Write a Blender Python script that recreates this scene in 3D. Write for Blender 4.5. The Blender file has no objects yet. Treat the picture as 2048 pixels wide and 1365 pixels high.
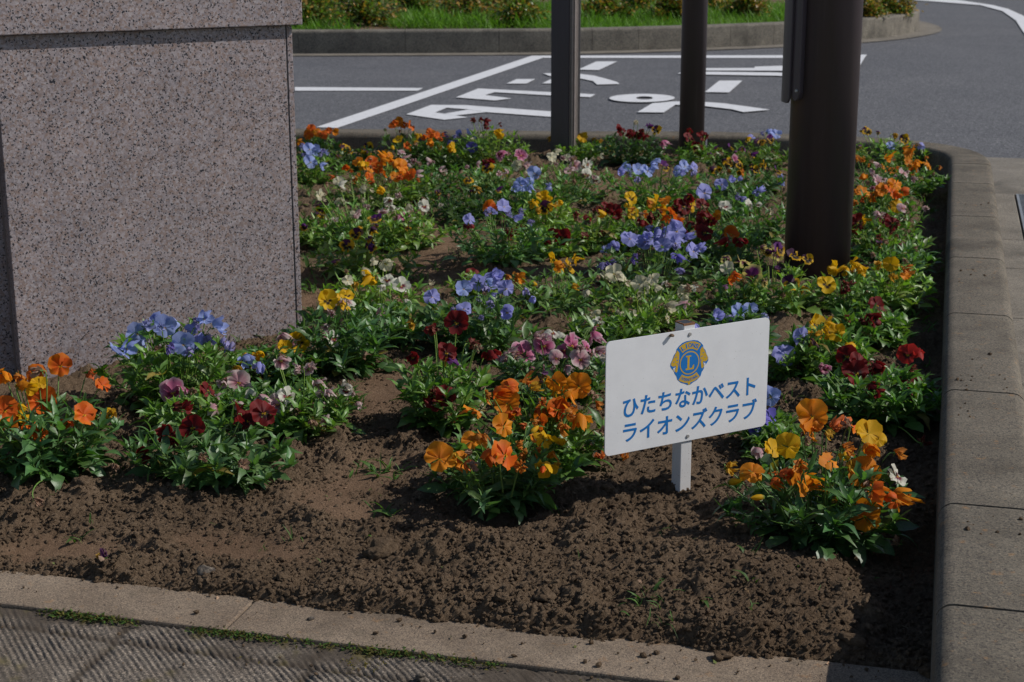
import bpy, math, random
import numpy as np
from mathutils import Vector, Matrix, Euler

# ------------------------------------------------------------------ camera, sky, sun, exposure
S = bpy.context.scene
COL = S.collection
PI = math.pi
SUN_AZ, SUN_EL = math.radians(87), math.radians(41)      # clockwise from the view direction (+Y), above horizon

cd = bpy.data.cameras.new('camera')
cam = bpy.data.objects.new('camera', cd); COL.objects.link(cam)
cam.location = (0, 0, 0.962)
cam.rotation_mode = 'QUATERNION'
cam.rotation_quaternion = (Euler((PI/2 - 0.25582, 0, 0), 'XYZ').to_matrix() @ Euler((0, 0, -0.00193), 'XYZ').to_matrix()).to_quaternion()
cd.sensor_width = 36.0
cd.lens = 36.0*3231.3/2048
cd.clip_start = 0.05; cd.clip_end = 500
cd.dof.use_dof = True; cd.dof.focus_distance = 2.55; cd.dof.aperture_fstop = 16.0
S.camera = cam

w = bpy.data.worlds.new('World'); S.world = w; w.use_nodes = True
wn = w.node_tree.nodes; wl = w.node_tree.links
sky = wn.new('ShaderNodeTexSky'); sky.sky_type = 'NISHITA'; sky.sun_disc = False
sky.sun_elevation = SUN_EL; sky.sun_rotation = SUN_AZ; sky.air_density = 1.0; sky.dust_density = 0.6
wl.new(sky.outputs[0], wn['Background'].inputs[0]); wn['Background'].inputs[1].default_value = 0.095

sd = bpy.data.lights.new('sun', 'SUN'); sun = bpy.data.objects.new('sun', sd); COL.objects.link(sun)
sd.energy = 4.8; sd.angle = math.radians(0.5); sd.color = (1.0, 0.955, 0.885)
sv = Vector((math.sin(SUN_AZ)*math.cos(SUN_EL), math.cos(SUN_AZ)*math.cos(SUN_EL), math.sin(SUN_EL)))
sun.rotation_mode = 'QUATERNION'; sun.rotation_quaternion = (-sv).to_track_quat('-Z', 'Y')
sun.location = (6, 1, 6)
S.view_settings.view_transform = 'Standard'; S.view_settings.look = 'None'
S.view_settings.exposure = -0.33; S.view_settings.gamma = 1.0
S.view_settings.use_curve_mapping = False
S.cycles.use_denoising = True
S.cycles.max_bounces = 8; S.cycles.transparent_max_bounces = 8

# ------------------------------------------------------------------ helpers
rng = np.random.default_rng(11); random.seed(11)
AZ = math.radians(14.934)                       # heading of the long kerb
KV = np.array([math.sin(AZ), math.cos(AZ)]); NV = np.array([math.cos(AZ), -math.sin(AZ)])
def xy(u, v): return NV[0]*u + KV[0]*v, NV[1]*u + KV[1]*v       # bed coordinates (across, along the long kerb) -> world
def uvof(x, y): return NV[0]*x + NV[1]*y, KV[0]*x + KV[1]*y

def mesh(name, verts, faces, mats=(), cols=None, midx=None, smooth=True):
    """faces: list of (n,k) arrays (k = 3 or 4) or a list of index tuples"""
    me = bpy.data.meshes.new(name)
    verts = np.asarray(verts, np.float32)
    if isinstance(faces, np.ndarray): faces = [faces]
    if faces and not isinstance(faces[0], np.ndarray):
        me.from_pydata([tuple(map(float, v)) for v in verts], [], [tuple(f) for f in faces])
    else:
        me.vertices.add(len(verts)); me.vertices.foreach_set('co', verts.ravel())
        loops = np.concatenate([f.ravel() for f in faces]).astype(np.int32)
        tot = np.concatenate([np.full(len(f), f.shape[1], np.int32) for f in faces])
        start = np.concatenate([[0], np.cumsum(tot)[:-1]]).astype(np.int32)
        me.loops.add(len(loops)); me.loops.foreach_set('vertex_index', loops)
        me.polygons.add(len(tot)); me.polygons.foreach_set('loop_start', start); me.polygons.foreach_set('loop_total', tot)
    if midx is not None: me.polygons.foreach_set('material_index', np.asarray(midx, np.int32))
    me.update(calc_edges=True)
    me.polygons.foreach_set('use_smooth', np.full(len(me.polygons), smooth))
    if cols is not None:
        a = me.color_attributes.new('Col', 'FLOAT_COLOR', 'POINT')
        c = np.ones((len(verts), 4), np.float32); c[:, :cols.shape[1]] = cols
        a.data.foreach_set('color', c.ravel())
    for m in mats: me.materials.append(m)
    return me
def obj(name, me, parent=None, loc=None, label=None, cat=None, group=None, kind=None):
    o = bpy.data.objects.new(name, me); COL.objects.link(o)
    if parent is not None: o.parent = parent
    if loc is not None: o.location = loc
    if label: o['label'] = label
    if cat: o['category'] = cat
    if group: o['group'] = group
    if kind: o['kind'] = kind
    return o
class MB:
    """collects boxes, prisms, tubes into one mesh"""
    def __init__(s): s.v = []; s.f = []
    def add(s, vs, fs):
        n = len(s.v); s.v += [tuple(v) for v in vs]; s.f += [tuple(i+n for i in f) for f in fs]; return s
    def box(s, x0, x1, y0, y1, z0, z1, M=None):
        vs = [(x, y, z) for z in (z0, z1) for y in (y0, y1) for x in (x0, x1)]
        if M is not None: vs = [tuple(M @ Vector(v)) for v in vs]
        return s.add(vs, [(0,2,3,1),(4,5,7,6),(0,1,5,4),(2,6,7,3),(0,4,6,2),(1,3,7,5)])
    def prism(s, pts, z0, z1, M=None):
        n = len(pts)
        a = sum(pts[i][0]*pts[(i+1) % n][1]-pts[(i+1) % n][0]*pts[i][1] for i in range(n))
        if a < 0: pts = pts[::-1]
        vs = [(x, y, z0) for x, y in pts] + [(x, y, z1) for x, y in pts]
        if M is not None: vs = [tuple(M @ Vector(v)) for v in vs]
        return s.add(vs, [tuple(range(n))[::-1], tuple(range(n, 2*n))] + [(i, (i+1) % n, n+(i+1) % n, n+i) for i in range(n)])
    def cyl(s, r0, r1, z0, z1, n=32, M=None, cap=True):
        a = [2*PI*i/n for i in range(n)]
        vs = [(r0*math.cos(t), r0*math.sin(t), z0) for t in a] + [(r1*math.cos(t), r1*math.sin(t), z1) for t in a]
        if M is not None: vs = [tuple(M @ Vector(v)) for v in vs]
        fs = [(i, (i+1) % n, n+(i+1) % n, n+i) for i in range(n)]
        if cap: fs += [tuple(range(n))[::-1], tuple(range(n, 2*n))]
        return s.add(vs, fs)
    def build(s, name, mats, bevel=0, smooth=False, seg=2):
        me = mesh(name, s.v, s.f, mats if isinstance(mats, (list, tuple)) else [mats], smooth=smooth)
        if bevel:
            import bmesh
            bm = bmesh.new(); bm.from_mesh(me)
            ed = [e for e in bm.edges if len(e.link_faces) == 2 and e.calc_face_angle(0) > 0.6]
            bmesh.ops.bevel(bm, geom=ed, offset=bevel, segments=seg, affect='EDGES', profile=0.5)
            bm.to_mesh(me); bm.free()
        return me

def hsh(ix, iy, seed):
    h = (ix.astype(np.int64)*374761393 + iy.astype(np.int64)*668265263 + seed*2147483647) & 0xFFFFFFFF
    h = ((h ^ (h >> 13))*1274126177) & 0xFFFFFFFF
    return ((h ^ (h >> 16)) & 0xFFFF)/65535.0
def vnoise(x, y, scale, seed):
    x = x*scale; y = y*scale; ix = np.floor(x); iy = np.floor(y); fx = x-ix; fy = y-iy
    fx = fx*fx*(3-2*fx); fy = fy*fy*(3-2*fy)
    a = hsh(ix, iy, seed); b = hsh(ix+1, iy, seed); c = hsh(ix, iy+1, seed); d = hsh(ix+1, iy+1, seed)
    return (a*(1-fx)+b*fx)*(1-fy)+(c*(1-fx)+d*fx)*fy - 0.5

# ------------------------------------------------------------------ materials (all procedural)
def newmat(name):
    m = bpy.data.materials.new(name); m.use_nodes = True
    return m, m.node_tree.nodes, m.node_tree.links, m.node_tree.nodes['Principled BSDF']
def ramp(nodes, stops, interp='LINEAR'):
    r = nodes.new('ShaderNodeValToRGB'); r.color_ramp.interpolation = interp
    e = r.color_ramp.elements
    while len(e) < len(stops): e.new(0.5)
    for i, (p, c) in enumerate(stops):
        e[i].position = p; e[i].color = (*c, 1) if len(c) == 3 else c
    return r
def coords(nodes, kind='Object'):
    return nodes.new('ShaderNodeTexCoord').outputs[kind]
def noise(nodes, links, co, scale, detail=4, rough=0.55):
    n = nodes.new('ShaderNodeTexNoise'); n.inputs['Scale'].default_value = scale
    n.inputs['Detail'].default_value = detail; n.inputs['Roughness'].default_value = rough
    links.new(co, n.inputs['Vector']); return n.outputs['Fac']
def mix(nodes, links, fac, a, b, mode='MIX'):
    m = nodes.new('ShaderNodeMix'); m.data_type = 'RGBA'; m.blend_type = mode
    for s, v in ((m.inputs[0], fac), (m.inputs[6], a), (m.inputs[7], b)):
        if hasattr(v, 'is_linked') or hasattr(v, 'links'): links.new(v, s)
        elif isinstance(v, (int, float)): s.default_value = v
        else: s.default_value = (*v, 1)
    return m.outputs[2]
def bump(nodes, links, bsdf, h, strength, dist):
    b = nodes.new('ShaderNodeBump'); b.inputs['Strength'].default_value = strength; b.inputs['Distance'].default_value = dist
    links.new(h, b.inputs['Height']); links.new(b.outputs[0], bsdf.inputs['Normal'])
def simple(name, col, rough=0.6, metal=0.0, var=0.15, scale=30, spec=0.5):
    m, n, l, b = newmat(name)
    f = noise(n, l, coords(n), scale, 5)
    r = ramp(n, [(0.25, tuple(c*(1-var) for c in col)), (0.75, tuple(min(1, c*(1+var)) for c in col))])
    l.new(f, r.inputs[0]); l.new(r.outputs[0], b.inputs['Base Color'])
    b.inputs['Roughness'].default_value = rough; b.inputs['Metallic'].default_value = metal
    b.inputs['Specular IOR Level'].default_value = spec
    return m

def granite_mat():
    m, n, l, b = newmat('granite')
    co = coords(n)
    wob = n.new('ShaderNodeTexNoise'); wob.inputs['Scale'].default_value = 260; wob.inputs['Detail'].default_value = 3; l.new(co, wob.inputs['Vector'])
    vm = n.new('ShaderNodeVectorMath'); vm.operation = 'MULTIPLY_ADD'; vm.inputs[1].default_value = (.007,)*3
    l.new(wob.outputs['Color'], vm.inputs[0]); l.new(co, vm.inputs[2]); cw = vm.outputs[0]
    def vor(scale):
        v = n.new('ShaderNodeTexVoronoi'); v.inputs['Scale'].default_value = scale; l.new(cw, v.inputs['Vector'])
        s = n.new('ShaderNodeSeparateColor'); l.new(v.outputs['Color'], s.inputs[0]); return s.outputs
    a = vor(200); c = vor(340); d = vor(380)
    base = ramp(n, [(0, (.36, .305, .305)), (.18, (.25, .225, .24)), (.34, (.41, .36, .365)), (.54, (.245, .158, .115)), (.70, (.30, .205, .16)), (.86, (.50, .455, .46))], 'CONSTANT')
    l.new(a[0], base.inputs[0])
    fine = ramp(n, [(0, (.25, .215, .225)), (.32, (.38, .325, .325)), (.55, (.23, .150, .112)), (.8, (.52, .475, .48))], 'CONSTANT')
    l.new(c[1], fine.inputs[0])
    x = mix(n, l, 0.40, base.outputs[0], fine.outputs[0]); x = mix(n, l, 0.22, x, (.325, .272, .265))
    blk = ramp(n, [(0, (1, 1, 1)), (.115, (0, 0, 0))], 'CONSTANT'); l.new(d[2], blk.inputs[0])
    x = mix(n, l, blk.outputs[0], x, (.022, .024, .032))
    big = noise(n, l, co, 9, 3); br = ramp(n, [(.3, (.79, .80, .83)), (.7, (1.0, .985, .995))]); l.new(big, br.inputs[0])
    x = mix(n, l, 1.0, x, br.outputs[0], 'MULTIPLY')
    l.new(x, b.inputs['Base Color']); b.inputs['Roughness'].default_value = 0.42
    b.inputs['Specular IOR Level'].default_value = 0.35
    return m

def asphalt_mat():
    m, n, l, b = newmat('asphalt')
    co = coords(n)
    v = n.new('ShaderNodeTexVoronoi'); v.inputs['Scale'].default_value = 150; l.new(co, v.inputs['Vector'])
    s = n.new('ShaderNodeSeparateColor'); l.new(v.outputs['Color'], s.inputs[0])
    r = ramp(n, [(0, (.050, .051, .058)), (.5, (.086, .087, .098)), (.85, (.128, .128, .140)), (1, (.22, .22, .225))]); l.new(s.outputs[0], r.inputs[0])
    big = noise(n, l, co, 1.3, 6, .65); br = ramp(n, [(.3, (.86, .86, .87)), (.72, (1.14, 1.12, 1.1))]); l.new(big, br.inputs[0])
    x = mix(n, l, 1.0, r.outputs[0], br.outputs[0], 'MULTIPLY')
    sp = noise(n, l, co, 14, 2); sr = ramp(n, [(.70, (0, 0, 0)), (.76, (.5, .5, .5))]); l.new(sp, sr.inputs[0])
    x = mix(n, l, sr.outputs[0], x, (.05, .05, .052))
    l.new(x, b.inputs['Base Color']); b.inputs['Roughness'].default_value = .9
    bump(n, l, b, v.outputs['Distance'], .5, .004)
    return m

def concrete_mat(name, dark, light, rust=0.35, moss=0.0, fine=420):
    m, n, l, b = newmat(name)
    co = coords(n)
    big = noise(n, l, co, 7, 6, .62); r = ramp(n, [(.25, dark), (.75, light)]); l.new(big, r.inputs[0])
    v = n.new('ShaderNodeTexVoronoi'); v.inputs['Scale'].default_value = fine; l.new(co, v.inputs['Vector'])
    s = n.new('ShaderNodeSeparateColor'); l.new(v.outputs['Color'], s.inputs[0])
    gr = ramp(n, [(0, (.45, .45, .50)), (.3, (.90, .90, .90)), (.8, (1.1, 1.08, 1.05)), (1, (1.45, 1.42, 1.36))]); l.new(s.outputs[0], gr.inputs[0])
    x = mix(n, l, 1.0, r.outputs[0], gr.outputs[0], 'MULTIPLY')
    st = noise(n, l, co, 3.2, 7, .7); sr = ramp(n, [(.52, (0, 0, 0)), (.70, (1, 1, 1))]); l.new(st, sr.inputs[0])
    x = mix(n, l, sr.outputs[0], x, mix(n, l, .75, x, tuple(c*.45 for c in dark)))
    ru = noise(n, l, co, 46, 5, .7); rr = ramp(n, [(.60, (0, 0, 0)), (.70, (rust,)*3)]); l.new(ru, rr.inputs[0])
    x = mix(n, l, rr.outputs[0], x, (.30, .16, .065))
    po = noise(n, l, co, 210, 3, .6); pr = ramp(n, [(.30, (.75,)*3), (.36, (0, 0, 0))]); l.new(po, pr.inputs[0])
    x = mix(n, l, pr.outputs[0], x, (.06, .058, .055))
    if moss:
        mo = noise(n, l, co, 17, 6, .7); mr = ramp(n, [(.55, (0, 0, 0)), (.68, (moss,)*3)]); l.new(mo, mr.inputs[0])
        x = mix(n, l, mr.outputs[0], x, (.05, .045, .03))
    l.new(x, b.inputs['Base Color']); b.inputs['Roughness'].default_value = .92
    b.inputs['Specular IOR Level'].default_value = .25
    bump(n, l, b, noise(n, l, co, 330, 5, .7), .55, .0035)
    return m

def soil_mat():
    m, n, l, b = newmat('soil')
    co = coords(n)
    at = n.new('ShaderNodeVertexColor'); at.layer_name = 'Col'
    s = n.new('ShaderNodeSeparateColor'); l.new(at.outputs[0], s.inputs[0])
    f = noise(n, l, co, 120, 7, .7)
    loose = ramp(n, [(.25, (.090, .060, .038)), (.5, (.186, .129, .084)), (.8, (.305, .224, .154))]); l.new(f, loose.inputs[0])
    trod = ramp(n, [(.25, (.175, .110, .070)), (.55, (.250, .162, .105)), (.85, (.315, .220, .150))]); l.new(f, trod.inputs[0])
    x = mix(n, l, s.outputs[0], loose.outputs[0], trod.outputs[0])
    gr = noise(n, l, co, 420, 2); g2 = ramp(n, [(.72, (0, 0, 0)), (.78, (.7, .7, .7))]); l.new(gr, g2.inputs[0])
    x = mix(n, l, g2.outputs[0], x, (.26, .215, .165))
    big = noise(n, l, co, 5, 4); br = ramp(n, [(.3, (.8, .78, .76)), (.7, (1.15, 1.15, 1.15))]); l.new(big, br.inputs[0])
    x = mix(n, l, 1.0, x, br.outputs[0], 'MULTIPLY')
    l.new(x, b.inputs['Base Color']); b.inputs['Roughness'].default_value = 1.0
    b.inputs['Specular IOR Level'].default_value = .1
    bump(n, l, b, noise(n, l, co, 260, 8, .75), 1.0, .011)
    return m

def organic_mat(name, rough, trans, spec=.4, tint=(1, 1, 1), nscale=90, nvar=.22, bmp=0.0):
    m, n, l, b = newmat(name)
    at = n.new('ShaderNodeVertexColor'); at.layer_name = 'Col'
    f = noise(n, l, coords(n), nscale, 4); r = ramp(n, [(.3, (1-nvar,)*3), (.7, (1+nvar,)*3)]); l.new(f, r.inputs[0])
    x = mix(n, l, 1.0, at.outputs[0], r.outputs[0], 'MULTIPLY')
    l.new(x, b.inputs['Base Color']); b.inputs['Roughness'].default_value = rough
    b.inputs['Specular IOR Level'].default_value = spec
    if bmp: bump(n, l, b, f, bmp, .002)
    t = n.new('ShaderNodeBsdfTranslucent'); l.new(mix(n, l, 1.0, x, tint, 'MULTIPLY'), t.inputs[0])
    mx = n.new('ShaderNodeMixShader'); mx.inputs[0].default_value = trans
    l.new(b.outputs[0], mx.inputs[1]); l.new(t.outputs[0], mx.inputs[2]); l.new(mx.outputs[0], n['Material Output'].inputs[0])
    return m

def pole_mat(name, col, rough):
    m, n, l, b = newmat(name)
    mp = n.new('ShaderNodeMapping'); mp.inputs['Scale'].default_value = (1, 1, .05); l.new(coords(n), mp.inputs[0])
    f = noise(n, l, mp.outputs[0], 60, 5, .65)
    r = ramp(n, [(.3, tuple(c*.85 for c in col)), (.62, col), (.78, tuple(c*1.5+.01 for c in col))]); l.new(f, r.inputs[0])
    sp = noise(n, l, coords(n), 180, 2); sr = ramp(n, [(.76, (0, 0, 0)), (.79, (.6,)*3)]); l.new(sp, sr.inputs[0])
    x = mix(n, l, sr.outputs[0], r.outputs[0], (.16, .15, .14))
    l.new(x, b.inputs['Base Color']); b.inputs['Roughness'].default_value = rough
    rr = ramp(n, [(.3, (rough-.06,)*3), (.7, (rough+.12,)*3)]); l.new(f, rr.inputs[0]); l.new(rr.outputs[0], b.inputs['Roughness'])
    return m

def paint_mat():
    m, n, l, b = newmat('road_paint')
    co = coords(n)
    f = noise(n, l, co, 40, 7, .72)
    r = ramp(n, [(.28, (.36, .36, .375)), (.42, (.60, .60, .62)), (.8, (.72, .72, .74))]); l.new(f, r.inputs[0])
    l.new(r.outputs[0], b.inputs['Base Color']); b.inputs['Roughness'].default_value = .85
    return m

M_granite = granite_mat(); M_asphalt = asphalt_mat(); M_paint = paint_mat()
M_kerb = concrete_mat('kerb_concrete', (.094, .080, .063), (.185, .161, .128), rust=.6)
M_island = concrete_mat('island_concrete', (.120, .108, .092), (.215, .195, .162), rust=.2, fine=200)
M_border = concrete_mat('border_concrete', (.175, .130, .094), (.285, .225, .168), rust=.5, moss=.3, fine=600)
M_gutter = concrete_mat('gutter_concrete', (.15, .135, .115), (.25, .225, .19), rust=.4)
M_pave = concrete_mat('paver_concrete', (.17, .148, .125), (.27, .24, .205), rust=.15, moss=.55, fine=520)
M_soil = soil_mat()
M_petal = organic_mat('petal', .62, .42, spec=.25, nscale=260, nvar=.10)
M_leaf = organic_mat('leaf', .42, .33, spec=.5, tint=(1.3, 1.5, .5), nscale=140, nvar=.22, bmp=.25)
M_stem = organic_mat('stem', .5, .12, spec=.4, tint=(1.2, 1.3, .5), nscale=60)
M_grass = organic_mat('grass', .55, .35, spec=.3, tint=(1.2, 1.4, .5), nscale=30)
M_moss = organic_mat('moss', .9, .15, spec=.1, nscale=200)
M_pole = pole_mat('brown_paint', (.078, .058, .064), .38)
M_post = pole_mat('bronze_paint', (.076, .062, .069), .43)
M_trim = simple('bronze_trim', (.30, .255, .24), .45, .35)
M_white = simple('white_sheet', (.80, .80, .81), .42, 0, .03, 60)
M_whitepost = simple('white_post', (.70, .69, .69), .5, 0, .10, 120)
M_screw = simple('steel', (.42, .41, .40), .4, .35)
M_rust = simple('rust', (.22, .10, .045), .9, 0, .5, 200)
def specked(name, col, amount):
    m, n, l, b = newmat(name); co = coords(n)
    f = noise(n, l, co, 340, 3, .6); r = ramp(n, [(.70-amount, (0, 0, 0)), (.73-amount, (.8,)*3)]); l.new(f, r.inputs[0])
    g = noise(n, l, co, 16, 5, .65); s = ramp(n, [(.3, tuple(c*.90 for c in col)), (.7, col)]); l.new(g, s.inputs[0])
    l.new(mix(n, l, r.outputs[0], s.outputs[0], (.20, .15, .10)), b.inputs['Base Color']); b.inputs['Roughness'].default_value = .42
    return m
M_white = specked('white_sheet', (.81, .81, .825), .0); M_whitepost = specked('white_post', (.70, .69, .69), .05)
M_blue = simple('sign_blue', (.008, .165, .50), .45, 0, .06, 80)
M_gold = simple('sign_gold', (.58, .36, .025), .45, 0, .06, 80)
M_joint_hole = simple('dark_joint_hole', (.03, .032, .038), .6)
M_stone = concrete_mat('stone', (.085, .070, .056), (.17, .145, .12), rust=.1, fine=300)
M_clod = simple('dry_clod', (.125, .088, .060), 1.0, 0, .5, 160, .1)
M_steel = simple('galvanised', (.32, .33, .34), .5, .6)

MARKINGS = [[(-0.929, 7.692), (0.149, 11.8), (0.262, 11.759), (-0.826, 7.656)], [(0.149, 11.795), (1.922, 11.793), (2.562, 11.786), (2.486, 11.528), (1.884, 11.556), (0.237, 11.603)], [(-1.276, 9.579), (-0.516, 9.507), (-0.54, 9.356), (-1.248, 9.37)], [(-0.533, 8.198), (-0.428, 8.621), (-0.251, 8.608), (-0.339, 8.483), (-0.39, 8.272), (-0.337, 8.215), (-0.219, 8.062), (-0.331, 7.964)], [(-0.251, 8.608), (-0.131, 8.525), (0.217, 8.297), (0.207, 8.068), (-0.132, 8.284), (-0.224, 8.408), (-0.339, 8.483)], [(-0.224, 8.393), (-0.132, 8.277), (-0.284, 8.138), (-0.341, 8.215)], [(-0.308, 8.985), (-0.194, 9.465), (0.24, 9.242), (0.471, 9.13), (0.436, 8.982), (0.236, 9.064), (-0.095, 9.254), (-0.149, 9.101), (-0.0, 8.923), (-0.09, 8.821)], [(-0.03, 9.741), (0.03, 10.021), (0.148, 10.023), (0.089, 9.744)], [(0.183, 9.745), (0.239, 10.004), (0.367, 10.006), (0.298, 9.748)], [(0.201, 10.4), (0.399, 10.404), (0.518, 10.238), (0.597, 9.98), (0.637, 9.825), (0.644, 9.704), (0.508, 9.672), (0.495, 9.884), (0.417, 10.072), (0.235, 10.232)], [(0.434, 10.647), (0.585, 11.267), (0.73, 11.27), (0.568, 10.614)], [(1.096, 9.222), (1.261, 9.888), (1.402, 9.891), (1.232, 9.206)], [(0.639, 8.246), (0.754, 8.665), (0.786, 8.674), (0.863, 8.74), (1.018, 8.726), (1.129, 8.648), (1.224, 8.509), (1.33, 8.345), (1.179, 8.24), (1.137, 8.371), (0.997, 8.536), (0.866, 8.58), (0.773, 8.233)], [(1.054, 10.347), (1.092, 10.462), (1.223, 10.487), (1.696, 10.406), (1.813, 10.318), (1.777, 10.109), (1.662, 10.193), (1.2, 10.283)], [(1.25, 10.724), (1.6, 10.731), (1.614, 10.829), (1.771, 10.882), (1.892, 10.909), (1.823, 10.5), (1.716, 10.532), (1.231, 10.557)], [(4.853, 20.276), (5.342, 19.802), (5.423, 18.564), (5.356, 17.751), (5.149, 16.566), (4.518, 13.789), (3.692, 11.33), (4.429, 14.213), (4.833, 15.75), (5.178, 17.365), (5.281, 18.559), (4.777, 19.902)], [(2.557, 11.777), (2.089, 9.998), (1.929, 9.998), (2.397, 11.777)]]
RING = [[(0.895, 8.905), (0.889, 8.869), (0.877, 8.834), (0.861, 8.801), (0.84, 8.771), (0.816, 8.746), (0.789, 8.725), (0.76, 8.71), (0.73, 8.7), (0.699, 8.696), (0.669, 8.699), (0.64, 8.707), (0.613, 8.722), (0.59, 8.742), (0.569, 8.766), (0.553, 8.795), (0.542, 8.828), (0.536, 8.862), (0.536, 8.899), (0.541, 8.935), (0.551, 8.971), (0.566, 9.005), (0.586, 9.037), (0.611, 9.064), (0.638, 9.086), (0.668, 9.103), (0.7, 9.113), (0.732, 9.117), (0.764, 9.114), (0.794, 9.105), (0.821, 9.089), (0.845, 9.068), (0.866, 9.042), (0.881, 9.011), (0.891, 8.977), (0.896, 8.942)], [(0.774, 8.903), (0.773, 8.888), (0.769, 8.874), (0.765, 8.861), (0.759, 8.849), (0.753, 8.839), (0.746, 8.83), (0.738, 8.824), (0.73, 8.82), (0.722, 8.819), (0.715, 8.82), (0.707, 8.824), (0.701, 8.83), (0.695, 8.838), (0.69, 8.848), (0.686, 8.86), (0.684, 8.873), (0.683, 8.887), (0.683, 8.901), (0.685, 8.916), (0.688, 8.93), (0.693, 8.944), (0.698, 8.956), (0.705, 8.967), (0.712, 8.975), (0.719, 8.982), (0.728, 8.986), (0.736, 8.987), (0.744, 8.986), (0.751, 8.982), (0.758, 8.976), (0.764, 8.968), (0.768, 8.957), (0.772, 8.945), (0.774, 8.932), (0.775, 8.918)]]
BIGPOLE = (0.802, 4.163)
POST1 = (0.2, 6.06)
POST2 = (0.682, 6.12)
HATCHZ = 0.506
TROD = [(-0.922, 2.491, 0.062, 0.116), (-0.952, 2.365, 0.056, 0.058), (-1.066, 2.978, 0.069, 0.162), (-1.398, 4.423, 0.105, 0.264), (-0.998, 2.129, 0.111, 0.05), (-1.346, 4.077, 0.065, 0.159), (-1.249, 2.076, 0.104, 0.042), (-1.114, 5.418, 0.083, 0.19), (-1.057, 4.441, 0.083, 0.161), (-1.779, 5.762, 0.054, 0.246), (-0.891, 2.321, 0.063, 0.044), (-1.304, 2.039, 0.044, 0.033), (-1.152, 3.446, 0.045, 0.082), (-1.476, 3.672, 0.036, 0.216)]
STONES = [(-0.719, 2.539, 0.014, 'c', 'brown soil clod beside the orange plant at the left edge'), (-0.201, 2.264, 0.022, 'c', 'largest lump half sunk in the loose soil at the front'), (-0.451, 2.205, 0.013, 's', 'rounded brown stone lying against the flat border on the left'), (-0.119, 1.903, 0.006, 's', 'dark pebble lying on the ribbed paving'), (-0.014, 2.08, 0.012, 'c', 'soil clod on the border edge below the front centre plant'), (0.047, 2.092, 0.013, 'c', 'crumbly clod at the border edge, left of the grass sprigs'), (0.448, 1.966, 0.013, 'c', 'dark clod in the shade of the kerb at the bottom right'), (0.338, 2.007, 0.009, 'c', 'clod at the border edge below the front right plant'), (0.274, 1.95, 0.012, 'c', 'clod spilled onto the border right of the grass tuft'), (-0.28, 2.074, 0.004, 's', 'small pale pebble on the flat border'), (0.157, 2.501, 0.01, 'c', 'clod in the shadow on the left of the sign post'), (0.219, 2.497, 0.007, 'c', 'small clod just left of the foot of the sign post'), (-0.336, 2.178, 0.008, 'c', 'clod on the soil edge between the two border joints'), (0.537, 1.9, 0.01, 'c', 'clod in the corner between border and kerb')]
FALLEN = [(-0.61, 2.25, 'u', 'shrivelled dark purple bloom lying by the flat border'), (0.154, 2.701, 'O', 'fallen orange petals on the soil below the left end of the sign'), (0.195, 2.701, 'o', 'fallen orange bloom under the sign plate')]
WEEDS = [(0.199, 2.07, 5, 0.032, 0.02), (0.218, 2.021, 3, 0.028, 0.015), (-0.247, 2.671, 5, 0.04, 0.02), (-0.198, 2.416, 2, 0.05, 0.01), (-0.193, 2.644, 3, 0.04, 0.01), (-0.486, 3.984, 26, 0.045, 0.06), (-0.45, 3.672, 14, 0.035, 0.05), (1.115, 4.267, 20, 0.05, 0.05), (1.325, 5.055, 16, 0.05, 0.06), (0.959, 3.683, 14, 0.04, 0.05), (0.562, 4.169, 14, 0.05, 0.05), (0.637, 3.73, 10, 0.04, 0.04), (-0.32, 3.063, 6, 0.05, 0.04), (0.974, 4.572, 16, 0.05, 0.06), (-0.136, 5.128, 8, 0.08, 0.03), (-0.162, 4.953, 8, 0.08, 0.03), (-0.338, 6.216, 12, 0.05, 0.06), (-0.53, 5.216, 16, 0.04, 0.08), (0.483, 4.717, 16, 0.04, 0.08), (0.863, 5.139, 26, 0.05, 0.08), (-0.494, 4.284, 18, 0.045, 0.05), (-0.356, 2.329, 2, 0.03, 0.01), (-0.678, 2.38, 2, 0.03, 0.01), (0.339, 2.131, 4, 0.03, 0.05), (-0.14, 4.71, 10, 0.05, 0.05)]
SHRUBS = [(-1.581, 13.138, 0.34, 0.3, 0.35, 'dull brownish shrub next to the top corner of the monument'), (-1.176, 13.479, 0.36, 0.3, 0.45, 'brown tipped shrub between the monument and the square post, left one'), (-0.377, 13.927, 0.4, 0.34, 0.55, 'brown tipped shrub a little left of the square post'), (0.059, 13.36, 0.3, 0.24, 0.4, 'small shrub touching the left of the square post'), (0.787, 13.763, 0.26, 0.24, 0.55, 'yellow brown shrub right of the square post'), (1.328, 13.771, 0.24, 0.24, 0.6, 'yellow brown shrub left of the round post'), (2.036, 14.236, 0.28, 0.22, 0.6, 'brownish shrub between round post and thick post'), (2.931, 13.677, 0.22, 0.22, 0.6, 'yellow brown shrub right of the thick post'), (3.234, 14.113, 0.24, 0.24, 0.6, 'shrub at the rounded right end of the traffic island'), (-1.487, 14.741, 0.32, 0.34, 0.4, 'dim shrub behind the front row near the monument cap'), (-0.854, 14.93, 0.34, 0.3, 0.3, 'greener shrub midway between monument and square post'), (-0.117, 15.455, 0.34, 0.34, 0.5, 'shrub in the second row left of the square post'), (1.174, 15.321, 0.32, 0.32, 0.5, 'shrub in the second row between the two slim posts'), (1.893, 15.171, 0.3, 0.32, 0.5, 'shrub in the second row right of the slim round post')]
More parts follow.
